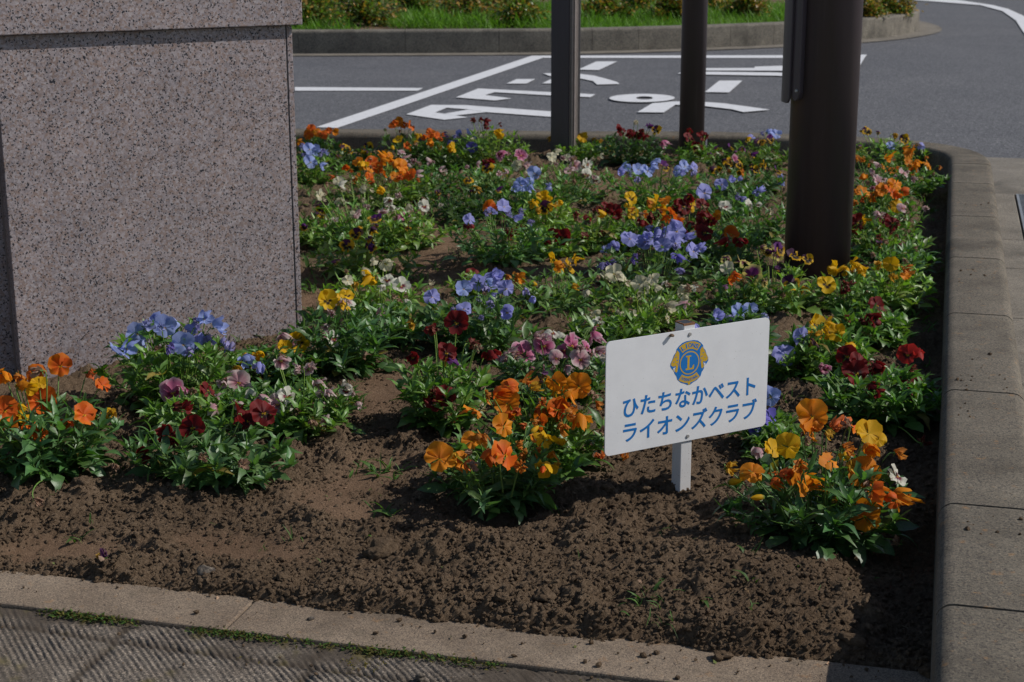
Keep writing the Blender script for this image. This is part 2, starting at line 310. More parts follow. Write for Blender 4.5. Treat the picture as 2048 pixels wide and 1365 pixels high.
PLANTS = [
(-0.802, 2.644, 0.142, True, 'orange pansy cut off by the left edge of the photo in front of the monument', [('o', '', -0.874, 2.674, 0.206, 0.046), ('o', '~', -0.855, 2.689, 0.198, 0.038), ('O', '!', -0.796, 2.744, 0.2, 0.046), ('Y', '', -0.834, 2.665, 0.184, 0.038), ('O', '!', -0.817, 2.689, 0.152, 0.054), ('O', '~', -0.734, 2.708, 0.197, 0.038), ('O', '!', -0.861, 2.624, 0.155, 0.053), ('O', '', -0.862, 2.651, 0.133, 0.047), ('Y', '', -0.841, 2.647, 0.142, 0.043), ('O', '!', -0.802, 2.607, 0.121, 0.041), ('O', '!', -0.727, 2.626, 0.147, 0.044), ('Y', '~', -0.686, 2.648, 0.142, 0.036), ('n', '~', -0.703, 2.66, 0.134, 0.039), ('n', '~', -0.804, 2.651, 0.217, 0.039), ('n', '~', -0.664, 2.557, 0.081, 0.03), ('n', '~', -0.766, 2.449, 0.059, 0.03), ('o', '~', -0.899, 2.664, 0.185, 0.03), ('o', '~', -0.838, 2.637, 0.193, 0.031), ('O', '', -0.844, 2.738, 0.189, 0.039), ('Y', '~', -0.842, 2.643, 0.193, 0.026), ('Y', '', -0.819, 2.687, 0.186, 0.03), ('O', '~', -0.812, 2.688, 0.151, 0.036), ('O', '~', -0.811, 2.692, 0.134, 0.047), ('O', '', -0.711, 2.699, 0.177, 0.032), ('O', '~', -0.892, 2.64, 0.133, 0.033), ('O', '~', -0.862, 2.659, 0.141, 0.037), ('O', '~', -0.87, 2.658, 0.119, 0.04), ('Y', '~', -0.85, 2.65, 0.157, 0.033), ('O', '', -0.794, 2.583, 0.124, 0.028), ('O', '~', -0.826, 2.608, 0.126, 0.03), ('O', '', -0.756, 2.633, 0.135, 0.036), ('Y', '', -0.699, 2.649, 0.143, 0.024)], False),
(-0.517, 2.618, 0.157, True, 'broad leaved dark red pansy in the front row, right of the leftmost orange one', [('r', '!', -0.432, 2.689, 0.13, 0.05), ('r', '', -0.46, 2.728, 0.118, 0.047), ('r', '', -0.474, 2.652, 0.141, 0.047), ('r', '!', -0.547, 2.64, 0.119, 0.05), ('r', '', -0.581, 2.605, 0.121, 0.041), ('r', '', -0.628, 2.595, 0.084, 0.038), ('n', '~', -0.512, 2.524, 0.105, 0.035), ('n', '~', -0.442, 2.495, 0.103, 0.038), ('r', '~', -0.571, 2.608, 0.11, 0.041), ('r', '', -0.46, 2.692, 0.114, 0.039), ('r', '~', -0.584, 2.599, 0.112, 0.028)], False),
(-0.586, 2.845, 0.09, True, 'wine red pansy half hidden behind the front dark red one, below the blue clump', [('m', '!', -0.63, 2.879, 0.111, 0.049), ('n', '~', -0.596, 2.886, 0.113, 0.031), ('r', '', -0.562, 2.865, 0.119, 0.037), ('r', '~', -0.608, 2.783, 0.113, 0.038), ('r', '~', -0.588, 2.771, 0.113, 0.034), ('m', '~', -0.614, 2.9, 0.095, 0.033), ('m', '', -0.609, 2.888, 0.117, 0.035)], False),
(-0.663, 3.045, 0.153, True, 'tall light blue pansy clump growing against the front of the granite monument', [('b', '!', -0.734, 3.07, 0.175, 0.047), ('b', '', -0.709, 3.036, 0.196, 0.039), ('b', '', -0.707, 3.097, 0.192, 0.041), ('b', '!', -0.678, 3.062, 0.19, 0.049), ('b', '', -0.678, 3.13, 0.184, 0.038), ('b', '', -0.737, 2.929, 0.176, 0.049), ('b', '', -0.73, 2.956, 0.175, 0.042), ('v', '~', -0.644, 2.937, 0.184, 0.036), ('b', '!', -0.628, 2.989, 0.174, 0.052), ('l', '', -0.638, 3.07, 0.188, 0.039), ('l', '~', -0.625, 3.09, 0.197, 0.044), ('l', '', -0.588, 3.02, 0.18, 0.044), ('b', '', -0.571, 3.02, 0.2, 0.049), ('l', '~', -0.548, 2.966, 0.18, 0.037), ('l', '', -0.534, 2.938, 0.177, 0.04), ('l', '', -0.602, 3.037, 0.179, 0.047), ('n', '~', -0.682, 2.989, 0.167, 0.031), ('b', '~', -0.735, 3.083, 0.163, 0.035), ('b', '~', -0.68, 3.036, 0.197, 0.03), ('b', '', -0.71, 3.088, 0.185, 0.036), ('b', '~', -0.705, 3.095, 0.182, 0.032), ('b', '~', -0.714, 3.144, 0.172, 0.024), ('b', '', -0.65, 2.967, 0.168, 0.033), ('l', '', -0.613, 3.042, 0.194, 0.025), ('l', '~', -0.604, 3.085, 0.2, 0.03), ('l', '~', -0.613, 2.984, 0.164, 0.034), ('b', '', -0.603, 3.072, 0.204, 0.041), ('l', '~', -0.619, 3.036, 0.167, 0.032)], False),
(-0.475, 3.18, 0.106, True, 'yellow pansy beside the right foot of the monument', [('y', '!', -0.442, 3.243, 0.111, 0.051), ('Y', '', -0.464, 3.192, 0.111, 0.04), ('Y', '~', -0.517, 3.182, 0.101, 0.041), ('Y', '', -0.543, 3.168, 0.101, 0.044), ('b', '~', -0.54, 3.137, 0.106, 0.04), ('l', '~', -0.5, 3.088, 0.108, 0.035), ('Y', '~', -0.55, 3.08, 0.1, 0.045), ('p', '', -0.475, 3.233, 0.131, 0.034), ('y', '', -0.455, 3.233, 0.098, 0.035), ('Y', '~', -0.451, 3.201, 0.095, 0.028), ('Y', '~', -0.526, 3.174, 0.093, 0.03), ('p', '', -0.454, 3.22, 0.118, 0.026)], False),
(-0.498, 2.904, 0.098, True, 'pink pansy with one big white bloom between the blue clump and the bare path', [('p', '', -0.549, 2.972, 0.112, 0.038), ('p', '!', -0.52, 2.957, 0.108, 0.045), ('w', '!', -0.494, 2.879, 0.098, 0.036), ('p', '~', -0.538, 2.813, 0.105, 0.033), ('p', '~', -0.464, 2.856, 0.112, 0.032), ('p', '', -0.55, 2.954, 0.108, 0.027), ('p', '~', -0.507, 2.948, 0.097, 0.038), ('p', '', -0.543, 2.842, 0.114, 0.021), ('p', '', -0.508, 2.832, 0.105, 0.028), ('n', '', -0.504, 2.889, 0.108, 0.022), ('p', '', -0.465, 2.891, 0.085, 0.028)], False),
(-0.386, 2.874, 0.119, True, 'sprawling pink and white pansy at the left edge of the bare soil path', [('p', '', -0.431, 2.909, 0.164, 0.04), ('p', '~', -0.397, 2.9, 0.15, 0.036), ('w', '!', -0.416, 2.861, 0.109, 0.04), ('p', '~', -0.366, 2.933, 0.117, 0.036), ('p', '~', -0.349, 2.891, 0.108, 0.037), ('w', '', -0.308, 2.852, 0.13, 0.035), ('p', '~', -0.296, 2.88, 0.112, 0.03), ('p', '', -0.432, 2.85, 0.097, 0.041), ('n', '~', -0.391, 2.815, 0.091, 0.037), ('p', '~', -0.339, 2.799, 0.08, 0.031), ('n', '~', -0.361, 2.773, 0.088, 0.035), ('p', '~', -0.395, 2.885, 0.093, 0.035), ('n', '', -0.441, 2.955, 0.159, 0.034), ('p', '', -0.381, 2.913, 0.145, 0.027), ('p', '~', -0.377, 2.913, 0.15, 0.031), ('w', '', -0.407, 2.842, 0.098, 0.029), ('p', '~', -0.357, 2.967, 0.091, 0.029), ('p', '~', -0.331, 2.909, 0.087, 0.027), ('w', '~', -0.306, 2.858, 0.12, 0.03), ('p', '', -0.286, 2.873, 0.093, 0.019), ('p', '~', -0.336, 2.837, 0.128, 0.026), ('n', '~', -0.364, 2.85, 0.096, 0.026), ('p', '~', -0.37, 2.928, 0.086, 0.03), ('p', '', -0.366, 2.929, 0.078, 0.028)], False),
(-0.019, 2.498, 0.125, True, 'large orange pansy in the front centre with one wide open bloom', [('o', '!', -0.115, 2.426, 0.135, 0.051), ('Y', '', -0.097, 2.442, 0.135, 0.048), ('O', '~', -0.038, 2.427, 0.147, 0.036), ('O', '!', -0.011, 2.379, 0.157, 0.052), ('o', '', 0.037, 2.475, 0.128, 0.039), ('Y', '', 0.068, 2.496, 0.142, 0.046), ('O', '^', 0.049, 2.408, 0.127, 0.041), ('o', '!', -0.014, 2.547, 0.15, 0.042), ('Y', '^', 0.03, 2.531, 0.142, 0.044), ('n', '~', -0.065, 2.379, 0.141, 0.032), ('O', '~', -0.07, 2.411, 0.134, 0.041), ('o', '', 0.013, 2.379, 0.137, 0.045), ('o', '~', -0.052, 2.494, 0.151, 0.044), ('Y', '~', 0.053, 2.432, 0.123, 0.041), ('o', '~', 0.009, 2.49, 0.137, 0.038), ('Y', '', -0.104, 2.494, 0.118, 0.036), ('O', '~', -0.017, 2.466, 0.121, 0.027), ('o', '', 0.019, 2.48, 0.121, 0.03), ('o', '', 0.061, 2.508, 0.117, 0.03), ('Y', '', 0.051, 2.463, 0.154, 0.031), ('o', '', 0.034, 2.564, 0.151, 0.029), ('o', '', -0.052, 2.559, 0.129, 0.034), ('n', '', -0.066, 2.456, 0.135, 0.027), ('O', '', -0.089, 2.453, 0.125, 0.026), ('o', '', -0.066, 2.484, 0.145, 0.034), ('o', '', -0.081, 2.449, 0.119, 0.038), ('Y', '', 0.069, 2.453, 0.113, 0.026), ('o', '', 0.039, 2.467, 0.151, 0.027), ('o', '~', 0.02, 2.522, 0.112, 0.025)], False),
(0.054, 2.692, 0.118, True, 'orange pansy packed with blooms directly left of the white sign plate', [('o', '', 0.024, 2.75, 0.167, 0.046), ('Y', '~', 0.037, 2.729, 0.162, 0.043), ('o', '', 0.076, 2.732, 0.173, 0.043), ('o', '~', 0.082, 2.762, 0.156, 0.04), ('o', '!', 0.116, 2.699, 0.174, 0.049), ('o', '', 0.102, 2.745, 0.163, 0.043), ('o', '', -0.046, 2.754, 0.142, 0.042), ('O', '', -0.029, 2.688, 0.164, 0.047), ('o', '', -0.068, 2.707, 0.131, 0.046), ('o', '!', -0.009, 2.707, 0.14, 0.053), ('O', '~', 0.013, 2.67, 0.14, 0.039), ('O', '~', 0.039, 2.671, 0.137, 0.04), ('o', '', 0.064, 2.678, 0.138, 0.039), ('O', '!', 0.079, 2.661, 0.143, 0.046), ('o', '~', 0.097, 2.674, 0.139, 0.04), ('o', '~', 0.149, 2.737, 0.131, 0.035), ('o', '~', 0.117, 2.643, 0.139, 0.044), ('n', '~', 0.152, 2.613, 0.122, 0.034), ('o', '~', -0.002, 2.767, 0.156, 0.036), ('Y', '~', 0.081, 2.744, 0.156, 0.037), ('o', '~', 0.096, 2.68, 0.168, 0.031), ('o', '~', 0.078, 2.76, 0.156, 0.027), ('o', '', 0.079, 2.772, 0.154, 0.026), ('o', '', 0.082, 2.686, 0.152, 0.041), ('n', '~', 0.144, 2.735, 0.151, 0.038), ('o', '~', 0.065, 2.781, 0.16, 0.038), ('O', '', -0.006, 2.716, 0.17, 0.04), ('n', '~', 0.049, 2.702, 0.141, 0.035), ('o', '~', -0.02, 2.677, 0.125, 0.04), ('O', '', -0.012, 2.661, 0.134, 0.028), ('O', '', 0.025, 2.623, 0.126, 0.032), ('O', '', 0.048, 2.637, 0.128, 0.03), ('o', '~', 0.074, 2.688, 0.127, 0.03), ('o', '', 0.079, 2.688, 0.117, 0.025), ('O', '~', 0.052, 2.648, 0.164, 0.029), ('o', '', 0.043, 2.649, 0.112, 0.035), ('o', '~', 0.094, 2.634, 0.143, 0.035), ('o', '~', 0.084, 2.613, 0.13, 0.038)], False),
(-0.126, 2.902, 0.109, True, 'dark maroon pansy behind the orange front centre plants, right of the bare path', [('r', '!', -0.12, 2.832, 0.116, 0.043), ('r', '', -0.142, 2.836, 0.103, 0.045), ('n', '~', -0.106, 2.799, 0.109, 0.03), ('r', '!', -0.12, 2.868, 0.189, 0.042), ('r', '!', -0.105, 2.969, 0.221, 0.047), ('r', '', -0.149, 2.979, 0.204, 0.039), ('u', '~', -0.121, 2.876, 0.181, 0.037), ('r', '~', -0.08, 2.911, 0.197, 0.041), ('r', '~', -0.041, 2.946, 0.17, 0.043), ('n', '~', -0.066, 2.904, 0.19, 0.032), ('r', '', -0.139, 2.854, 0.117, 0.037), ('r', '~', -0.114, 2.833, 0.078, 0.03), ('n', '', -0.122, 2.817, 0.085, 0.026), ('r', '', -0.184, 2.893, 0.174, 0.037), ('r', '', -0.153, 2.986, 0.203, 0.03), ('n', '~', -0.063, 2.887, 0.193, 0.024)], False),
(0.086, 3.075, 0.147, True, 'magenta and white pansy just behind the left end of the sign plate', [('m', '!', 0.024, 3.091, 0.128, 0.052), ('p', '', -0.003, 3.073, 0.135, 0.035), ('p', '~', -0.016, 3.09, 0.122, 0.04), ('m', '!', 0.064, 3.105, 0.14, 0.043), ('m', '!', 0.118, 3.084, 0.146, 0.048), ('p', '', 0.087, 3.044, 0.131, 0.033), ('p', '', 0.103, 3.015, 0.121, 0.035), ('m', '~', 0.035, 3.028, 0.112, 0.044), ('p', '!', 0.132, 3.012, 0.137, 0.044), ('p', '~', 0.046, 3.108, 0.158, 0.035), ('w', '', 0.087, 3.158, 0.151, 0.038), ('m', '', 0.161, 3.159, 0.151, 0.044), ('u', '~', 0.058, 2.959, 0.121, 0.037), ('p', '~', 0.165, 3.052, 0.144, 0.032), ('w', '', 0.171, 3.035, 0.128, 0.038), ('n', '~', 0.154, 2.936, 0.131, 0.03), ('n', '~', 0.008, 3.083, 0.126, 0.036), ('p', '', -0.022, 3.09, 0.12, 0.024), ('p', '~', 0.011, 3.057, 0.127, 0.024), ('p', '', -0.022, 3.086, 0.112, 0.029), ('p', '', -0.023, 3.127, 0.113, 0.029), ('m', '', 0.103, 3.078, 0.138, 0.037), ('m', '', 0.089, 3.107, 0.126, 0.029), ('n', '~', 0.152, 3.091, 0.128, 0.04), ('m', '', 0.148, 3.087, 0.141, 0.038), ('p', '~', 0.081, 3.038, 0.115, 0.021), ('n', '', 0.139, 3.011, 0.125, 0.029), ('p', '~', 0.112, 2.985, 0.092, 0.023), ('m', '~', 0.055, 3.048, 0.088, 0.036), ('m', '~', 0.061, 3.017, 0.117, 0.036), ('p', '~', 0.131, 3.017, 0.159, 0.028), ('p', '', 0.063, 3.084, 0.16, 0.03), ('w', '', 0.082, 3.138, 0.158, 0.028), ('m', '~', 0.116, 3.146, 0.148, 0.032), ('m', '~', 0.164, 3.15, 0.163, 0.03), ('p', '', 0.18, 3.053, 0.138, 0.021), ('n', '~', 0.18, 3.063, 0.132, 0.027)], False),
(0.476, 2.336, 0.155, True, 'orange yellow pansy at the front right beside the long kerb', [('o', '!', 0.475, 2.445, 0.198, 0.051), ('o', '~', 0.482, 2.445, 0.181, 0.04), ('O', '', 0.499, 2.401, 0.193, 0.046), ('Y', '!', 0.553, 2.387, 0.188, 0.045), ('Y', '!', 0.423, 2.355, 0.177, 0.042), ('Y', '~', 0.334, 2.368, 0.139, 0.043), ('o', '', 0.366, 2.332, 0.144, 0.043), ('O', '~', 0.405, 2.305, 0.149, 0.039), ('o', '!', 0.435, 2.295, 0.141, 0.052), ('o', '!', 0.539, 2.341, 0.139, 0.053), ('o', '~', 0.586, 2.338, 0.173, 0.04), ('n', '~', 0.585, 2.371, 0.121, 0.03), ('w', '', 0.591, 2.348, 0.132, 0.036), ('o', '', 0.6, 2.314, 0.106, 0.037), ('o', '~', 0.574, 2.29, 0.122, 0.042), ('o', '!', 0.527, 2.269, 0.095, 0.053), ('Y', '^', 0.327, 2.312, 0.135, 0.045), ('Y', '^', 0.408, 2.326, 0.118, 0.043), ('Y', '^', 0.371, 2.246, 0.136, 0.048), ('n', '~', 0.576, 2.259, 0.059, 0.032), ('n', '~', 0.456, 2.39, 0.179, 0.033), ('o', '~', 0.511, 2.356, 0.174, 0.044), ('o', '~', 0.43, 2.285, 0.174, 0.045), ('O', '~', 0.531, 2.246, 0.145, 0.045), ('o', '', 0.488, 2.336, 0.113, 0.047), ('Y', '~', 0.519, 2.349, 0.152, 0.035), ('o', '', 0.47, 2.441, 0.174, 0.043), ('n', '~', 0.524, 2.408, 0.195, 0.039), ('O', '', 0.534, 2.43, 0.187, 0.039), ('Y', '~', 0.485, 2.376, 0.194, 0.029), ('Y', '', 0.569, 2.388, 0.178, 0.031), ('Y', '', 0.393, 2.32, 0.185, 0.03), ('O', '', 0.391, 2.3, 0.142, 0.03), ('O', '~', 0.399, 2.329, 0.139, 0.034), ('o', '~', 0.449, 2.327, 0.13, 0.036), ('o', '', 0.422, 2.309, 0.146, 0.041), ('n', '~', 0.543, 2.333, 0.129, 0.042), ('o', '~', 0.55, 2.366, 0.131, 0.033), ('o', '', 0.555, 2.361, 0.172, 0.033), ('o', '~', 0.567, 2.28, 0.115, 0.031), ('o', '', 0.539, 2.295, 0.114, 0.031), ('o', '', 0.532, 2.295, 0.101, 0.038), ('o', '~', 0.527, 2.296, 0.073, 0.04), ('n', '', 0.46, 2.435, 0.171, 0.027), ('o', '~', 0.486, 2.366, 0.157, 0.032), ('o', '~', 0.544, 2.363, 0.174, 0.032), ('o', '', 0.471, 2.264, 0.186, 0.033), ('O', '', 0.567, 2.251, 0.127, 0.03), ('o', '~', 0.512, 2.365, 0.085, 0.04), ('Y', '~', 0.512, 2.365, 0.158, 0.022), ('Y', '', 0.542, 2.364, 0.143, 0.023)], False),
(0.467, 2.665, 0.058, True, 'fading pink pansy between the sign plate and the front right orange plant', [('p', '', 0.473, 2.694, 0.093, 0.035), ('p', '~', 0.422, 2.627, 0.083, 0.036), ('n', '~', 0.446, 2.626, 0.08, 0.035), ('p', '~', 0.492, 2.68, 0.089, 0.027)], False),
(0.455, 2.758, 0.06, True, 'violet blue pansy peeking out from behind the right edge of the sign', [('b', '', 0.468, 2.8, 0.124, 0.036), ('v', '!', 0.457, 2.725, 0.107, 0.046), ('v', '!', 0.441, 2.714, 0.084, 0.046), ('v', '!', 0.447, 2.706, 0.076, 0.041), ('b', '', 0.434, 2.719, 0.079, 0.037)], False),
(0.696, 2.914, 0.138, True, 'dark red pansy beside the long kerb, right of the sign', [('r', '', 0.645, 3.001, 0.145, 0.045), ('r', '!', 0.659, 2.963, 0.144, 0.041), ('r', '~', 0.693, 2.978, 0.133, 0.045), ('R', '!', 0.744, 2.931, 0.167, 0.042), ('R', '', 0.769, 2.969, 0.165, 0.04), ('r', '~', 0.747, 2.932, 0.138, 0.04), ('r', '', 0.768, 2.954, 0.12, 0.048), ('r', '!', 0.651, 2.936, 0.129, 0.049), ('m', '~', 0.578, 2.915, 0.146, 0.038), ('r', '~', 0.662, 2.87, 0.124, 0.039), ('r', '~', 0.728, 2.724, 0.063, 0.042), ('r', '~', 0.645, 2.963, 0.107, 0.037), ('r', '', 0.702, 2.99, 0.126, 0.037), ('r', '', 0.746, 2.922, 0.112, 0.033), ('r', '~', 0.752, 2.906, 0.101, 0.038), ('m', '~', 0.59, 2.93, 0.141, 0.024), ('r', '', 0.663, 2.813, 0.129, 0.032), ('r', '~', 0.657, 2.98, 0.093, 0.027)], False),
(0.644, 3.194, 0.106, True, 'yellow pansy in front of the dark red one, above the right end of the sign', [('y', '!', 0.634, 3.264, 0.142, 0.045), ('Y', '', 0.64, 3.195, 0.16, 0.047), ('Y', '!', 0.66, 3.171, 0.146, 0.041), ('Y', '~', 0.616, 3.166, 0.144, 0.035), ('k', '~', 0.602, 3.148, 0.14, 0.036), ('n', '~', 0.651, 3.225, 0.136, 0.031), ('Y', '~', 0.68, 3.114, 0.137, 0.041), ('n', '', 0.642, 3.284, 0.137, 0.038), ('Y', '', 0.607, 3.175, 0.142, 0.031), ('Y', '', 0.648, 3.221, 0.129, 0.026), ('k', '~', 0.6, 3.176, 0.127, 0.027)], False),
(0.577, 3.176, 0.068, True, 'thin lilac pansy right beside the top right corner of the sign', [('l', '!', 0.59, 3.174, 0.138, 0.047), ('l', '!', 0.554, 3.151, 0.107, 0.052), ('k', '~', 0.573, 3.165, 0.083, 0.035), ('k', '', 0.546, 3.211, 0.097, 0.031)], False),
(0.484, 3.423, 0.097, True, 'small lilac pansy showing just above the top edge of the sign', [('l', '', 0.439, 3.382, 0.131, 0.042), ('l', '~', 0.463, 3.416, 0.117, 0.044), ('b', '!', 0.496, 3.434, 0.129, 0.043), ('b', '', 0.53, 3.478, 0.124, 0.037), ('l', '~', 0.379, 3.33, 0.127, 0.043), ('b', '~', 0.552, 3.433, 0.115, 0.031)], False),
(0.793, 3.462, 0.098, True, 'maroon pansy in the row behind the yellow one, between thick pole and kerb', [('r', '!', 0.818, 3.517, 0.122, 0.045), ('r', '', 0.776, 3.423, 0.121, 0.039), ('r', '~', 0.758, 3.41, 0.11, 0.036), ('r', '~', 0.785, 3.402, 0.117, 0.044), ('r', '~', 0.733, 3.437, 0.112, 0.03), ('r', '~', 0.774, 3.422, 0.102, 0.026)], False),
(0.796, 3.753, 0.106, False, 'yellow pansy at the right foot of the thick pole', [('Y', '~', 0.776, 3.794, 0.147, 0.039), ('Y', '', 0.821, 3.812, 0.153, 0.046), ('Y', '~', 0.804, 3.797, 0.151, 0.038), ('y', '!', 0.736, 3.684, 0.133, 0.051), ('r', '~', 0.773, 3.661, 0.138, 0.038), ('Y', '~', 0.772, 3.828, 0.134, 0.027), ('Y', '~', 0.832, 3.793, 0.151, 0.03), ('Y', '', 0.846, 3.822, 0.132, 0.03), ('r', '~', 0.774, 3.674, 0.125, 0.032), ('r', '~', 0.791, 3.686, 0.133, 0.026)], False),
(0.926, 3.827, 0.117, False, 'pale yellow and orange pansy by the kerb, right of the foot of the thick pole', [('Y', '!', 0.916, 3.825, 0.15, 0.041), ('Y', '~', 0.896, 3.857, 0.143, 0.042), ('o', '', 0.931, 3.741, 0.156, 0.046), ('Y', '', 0.91, 3.782, 0.131, 0.04), ('n', '~', 0.966, 3.883, 0.147, 0.031), ('Y', '', 0.935, 3.841, 0.144, 0.026), ('o', '', 0.935, 3.756, 0.137, 0.03)], False),
(0.619, 3.73, 0.158, False, 'purple and yellow pansy at the left foot of the thick pole', [('x', '', 0.595, 3.8, 0.195, 0.039), ('u', '~', 0.616, 3.817, 0.186, 0.03), ('u', '!', 0.642, 3.801, 0.193, 0.035), ('x', '', 0.64, 3.832, 0.175, 0.047), ('k', '!', 0.671, 3.767, 0.185, 0.035), ('k', '!', 0.646, 3.645, 0.144, 0.043), ('u', '', 0.621, 3.729, 0.164, 0.035), ('n', '~', 0.626, 3.643, 0.121, 0.033), ('n', '~', 0.635, 3.8, 0.186, 0.026), ('x', '', 0.614, 3.827, 0.191, 0.036), ('k', '', 0.7, 3.749, 0.18, 0.03), ('k', '', 0.672, 3.664, 0.129, 0.029)], False),
(0.535, 3.684, 0.113, False, 'purple faced cream pansy left of the purple and yellow one by the thick pole', [('x', '', 0.545, 3.74, 0.176, 0.039), ('u', '', 0.551, 3.677, 0.158, 0.04), ('x', '!', 0.555, 3.654, 0.16, 0.048), ('u', '~', 0.481, 3.579, 0.148, 0.033), ('O', '~', 0.511, 3.652, 0.164, 0.038), ('W', '', 0.504, 3.708, 0.166, 0.036), ('x', '', 0.508, 3.753, 0.177, 0.031), ('n', '', 0.535, 3.654, 0.15, 0.031), ('x', '~', 0.577, 3.627, 0.153, 0.039), ('O', '~', 0.5, 3.634, 0.154, 0.026), ('n', '~', 0.509, 3.756, 0.179, 0.025), ('W', '~', 0.519, 3.73, 0.156, 0.025)], False),
(0.307, 3.616, 0.162, False, 'cream white pansy in front of the big lavender blue clump', [('W', '!', 0.238, 3.688, 0.159, 0.042), ('W', '', 0.325, 3.657, 0.155, 0.035), ('W', '', 0.267, 3.653, 0.145, 0.035), ('W', '!', 0.298, 3.659, 0.14, 0.043), ('W', '', 0.303, 3.595, 0.142, 0.03), ('W', '', 0.388, 3.611, 0.144, 0.033), ('n', '~', 0.403, 3.587, 0.144, 0.038), ('W', '~', 0.394, 3.63, 0.12, 0.034), ('w', '', 0.354, 3.641, 0.148, 0.038), ('W', '~', 0.349, 3.531, 0.116, 0.037), ('p', '~', 0.386, 3.471, 0.139, 0.033), ('n', '~', 0.274, 3.579, 0.123, 0.034), ('W', '', 0.242, 3.673, 0.158, 0.027), ('n', '', 0.203, 3.675, 0.153, 0.03), ('W', '', 0.328, 3.624, 0.142, 0.028), ('W', '', 0.221, 3.686, 0.152, 0.029), ('W', '', 0.261, 3.665, 0.151, 0.03), ('W', '~', 0.296, 3.664, 0.119, 0.037), ('W', '', 0.327, 3.668, 0.147, 0.033), ('W', '~', 0.303, 3.594, 0.148, 0.021), ('n', '~', 0.359, 3.56, 0.159, 0.024), ('W', '', 0.41, 3.625, 0.139, 0.021), ('n', '~', 0.419, 3.616, 0.151, 0.027), ('W', '', 0.392, 3.561, 0.129, 0.021), ('W', '', 0.398, 3.638, 0.114, 0.023), ('w', '', 0.414, 3.646, 0.135, 0.033), ('W', '~', 0.346, 3.528, 0.118, 0.026), ('W', '', 0.348, 3.503, 0.095, 0.024)], False),
(0.347, 3.959, 0.205, False, 'big lavender blue pansy clump in the middle of the bed', [('l', '', 0.343, 4.066, 0.192, 0.046), ('l', '!', 0.294, 3.946, 0.192, 0.049), ('l', '!', 0.332, 3.968, 0.18, 0.047), ('l', '', 0.378, 4.044, 0.192, 0.046), ('l', '', 0.405, 4.043, 0.203, 0.045), ('l', '!', 0.414, 3.996, 0.201, 0.051), ('l', '', 0.441, 4.037, 0.178, 0.039), ('l', '!', 0.409, 3.965, 0.177, 0.045), ('l', '', 0.257, 4.008, 0.168, 0.039), ('b', '', 0.233, 3.953, 0.161, 0.042), ('v', '~', 0.23, 3.904, 0.137, 0.041), ('v', '', 0.243, 3.878, 0.146, 0.037), ('l', '~', 0.209, 3.792, 0.153, 0.04), ('v', '~', 0.298, 3.888, 0.159, 0.042), ('l', '!', 0.45, 3.933, 0.162, 0.048), ('v', '', 0.398, 3.826, 0.172, 0.038), ('l', '', 0.403, 3.869, 0.13, 0.039), ('l', '', 0.351, 3.972, 0.187, 0.045), ('l', '', 0.345, 4.058, 0.194, 0.033), ('l', '~', 0.323, 3.973, 0.175, 0.03), ('l', '', 0.342, 3.956, 0.194, 0.031), ('l', '', 0.365, 4.073, 0.191, 0.033), ('l', '', 0.401, 4.045, 0.175, 0.037), ('l', '~', 0.401, 4.011, 0.225, 0.033), ('l', '', 0.435, 4.034, 0.174, 0.031), ('l', '~', 0.47, 3.963, 0.162, 0.039), ('l', '~', 0.256, 4.007, 0.157, 0.032), ('l', '~', 0.408, 3.938, 0.172, 0.035), ('v', '', 0.4, 3.847, 0.167, 0.029), ('l', '', 0.369, 3.904, 0.183, 0.038)], False),
(0.497, 4.304, 0.191, False, 'dark red pansy with large velvety blooms, behind the big lavender clump', [('r', '', 0.455, 4.438, 0.186, 0.039), ('r', '!', 0.47, 4.361, 0.2, 0.048), ('r', '!', 0.527, 4.403, 0.197, 0.045), ('r', '', 0.52, 4.268, 0.201, 0.047), ('r', '!', 0.518, 4.319, 0.18, 0.04), ('r', '', 0.484, 4.289, 0.169, 0.042), ('r', '!', 0.502, 4.213, 0.179, 0.044), ('r', '!', 0.503, 4.146, 0.169, 0.05), ('r', '', 0.393, 4.301, 0.195, 0.047), ('r', '~', 0.379, 4.303, 0.183, 0.044), ('r', '', 0.351, 4.266, 0.177, 0.038), ('O', '', 0.43, 4.261, 0.194, 0.042), ('r', '~', 0.463, 4.359, 0.181, 0.04), ('r', '~', 0.482, 4.38, 0.224, 0.042), ('r', '~', 0.553, 4.356, 0.179, 0.033), ('r', '', 0.486, 4.434, 0.203, 0.034), ('n', '', 0.516, 4.306, 0.204, 0.033), ('r', '', 0.529, 4.24, 0.183, 0.039), ('n', '', 0.466, 4.31, 0.175, 0.031), ('r', '~', 0.445, 4.283, 0.133, 0.027), ('r', '~', 0.44, 4.247, 0.177, 0.028), ('r', '~', 0.466, 4.234, 0.141, 0.037), ('r', '', 0.51, 4.235, 0.156, 0.033), ('r', '', 0.496, 4.176, 0.167, 0.039), ('r', '~', 0.501, 4.173, 0.15, 0.035), ('r', '~', 0.37, 4.305, 0.174, 0.037), ('r', '~', 0.36, 4.253, 0.164, 0.027), ('r', '~', 0.41, 4.302, 0.155, 0.032), ('n', '~', 0.347, 4.318, 0.187, 0.03), ('n', '', 0.341, 4.266, 0.171, 0.032), ('O', '~', 0.421, 4.283, 0.184, 0.037), ('O', '', 0.448, 4.279, 0.174, 0.029)], False),
(0.583, 4.182, 0.117, False, 'rusty red pansy between the big lavender clump and the thick pole', [('O', '!', 0.576, 4.178, 0.159, 0.043), ('r', '', 0.584, 4.075, 0.163, 0.043), ('o', '~', 0.545, 4.194, 0.203, 0.035), ('R', '~', 0.559, 4.095, 0.162, 0.041), ('n', '~', 0.581, 4.183, 0.131, 0.027), ('n', '', 0.549, 4.224, 0.217, 0.022), ('R', '~', 0.547, 4.169, 0.153, 0.033)], False),
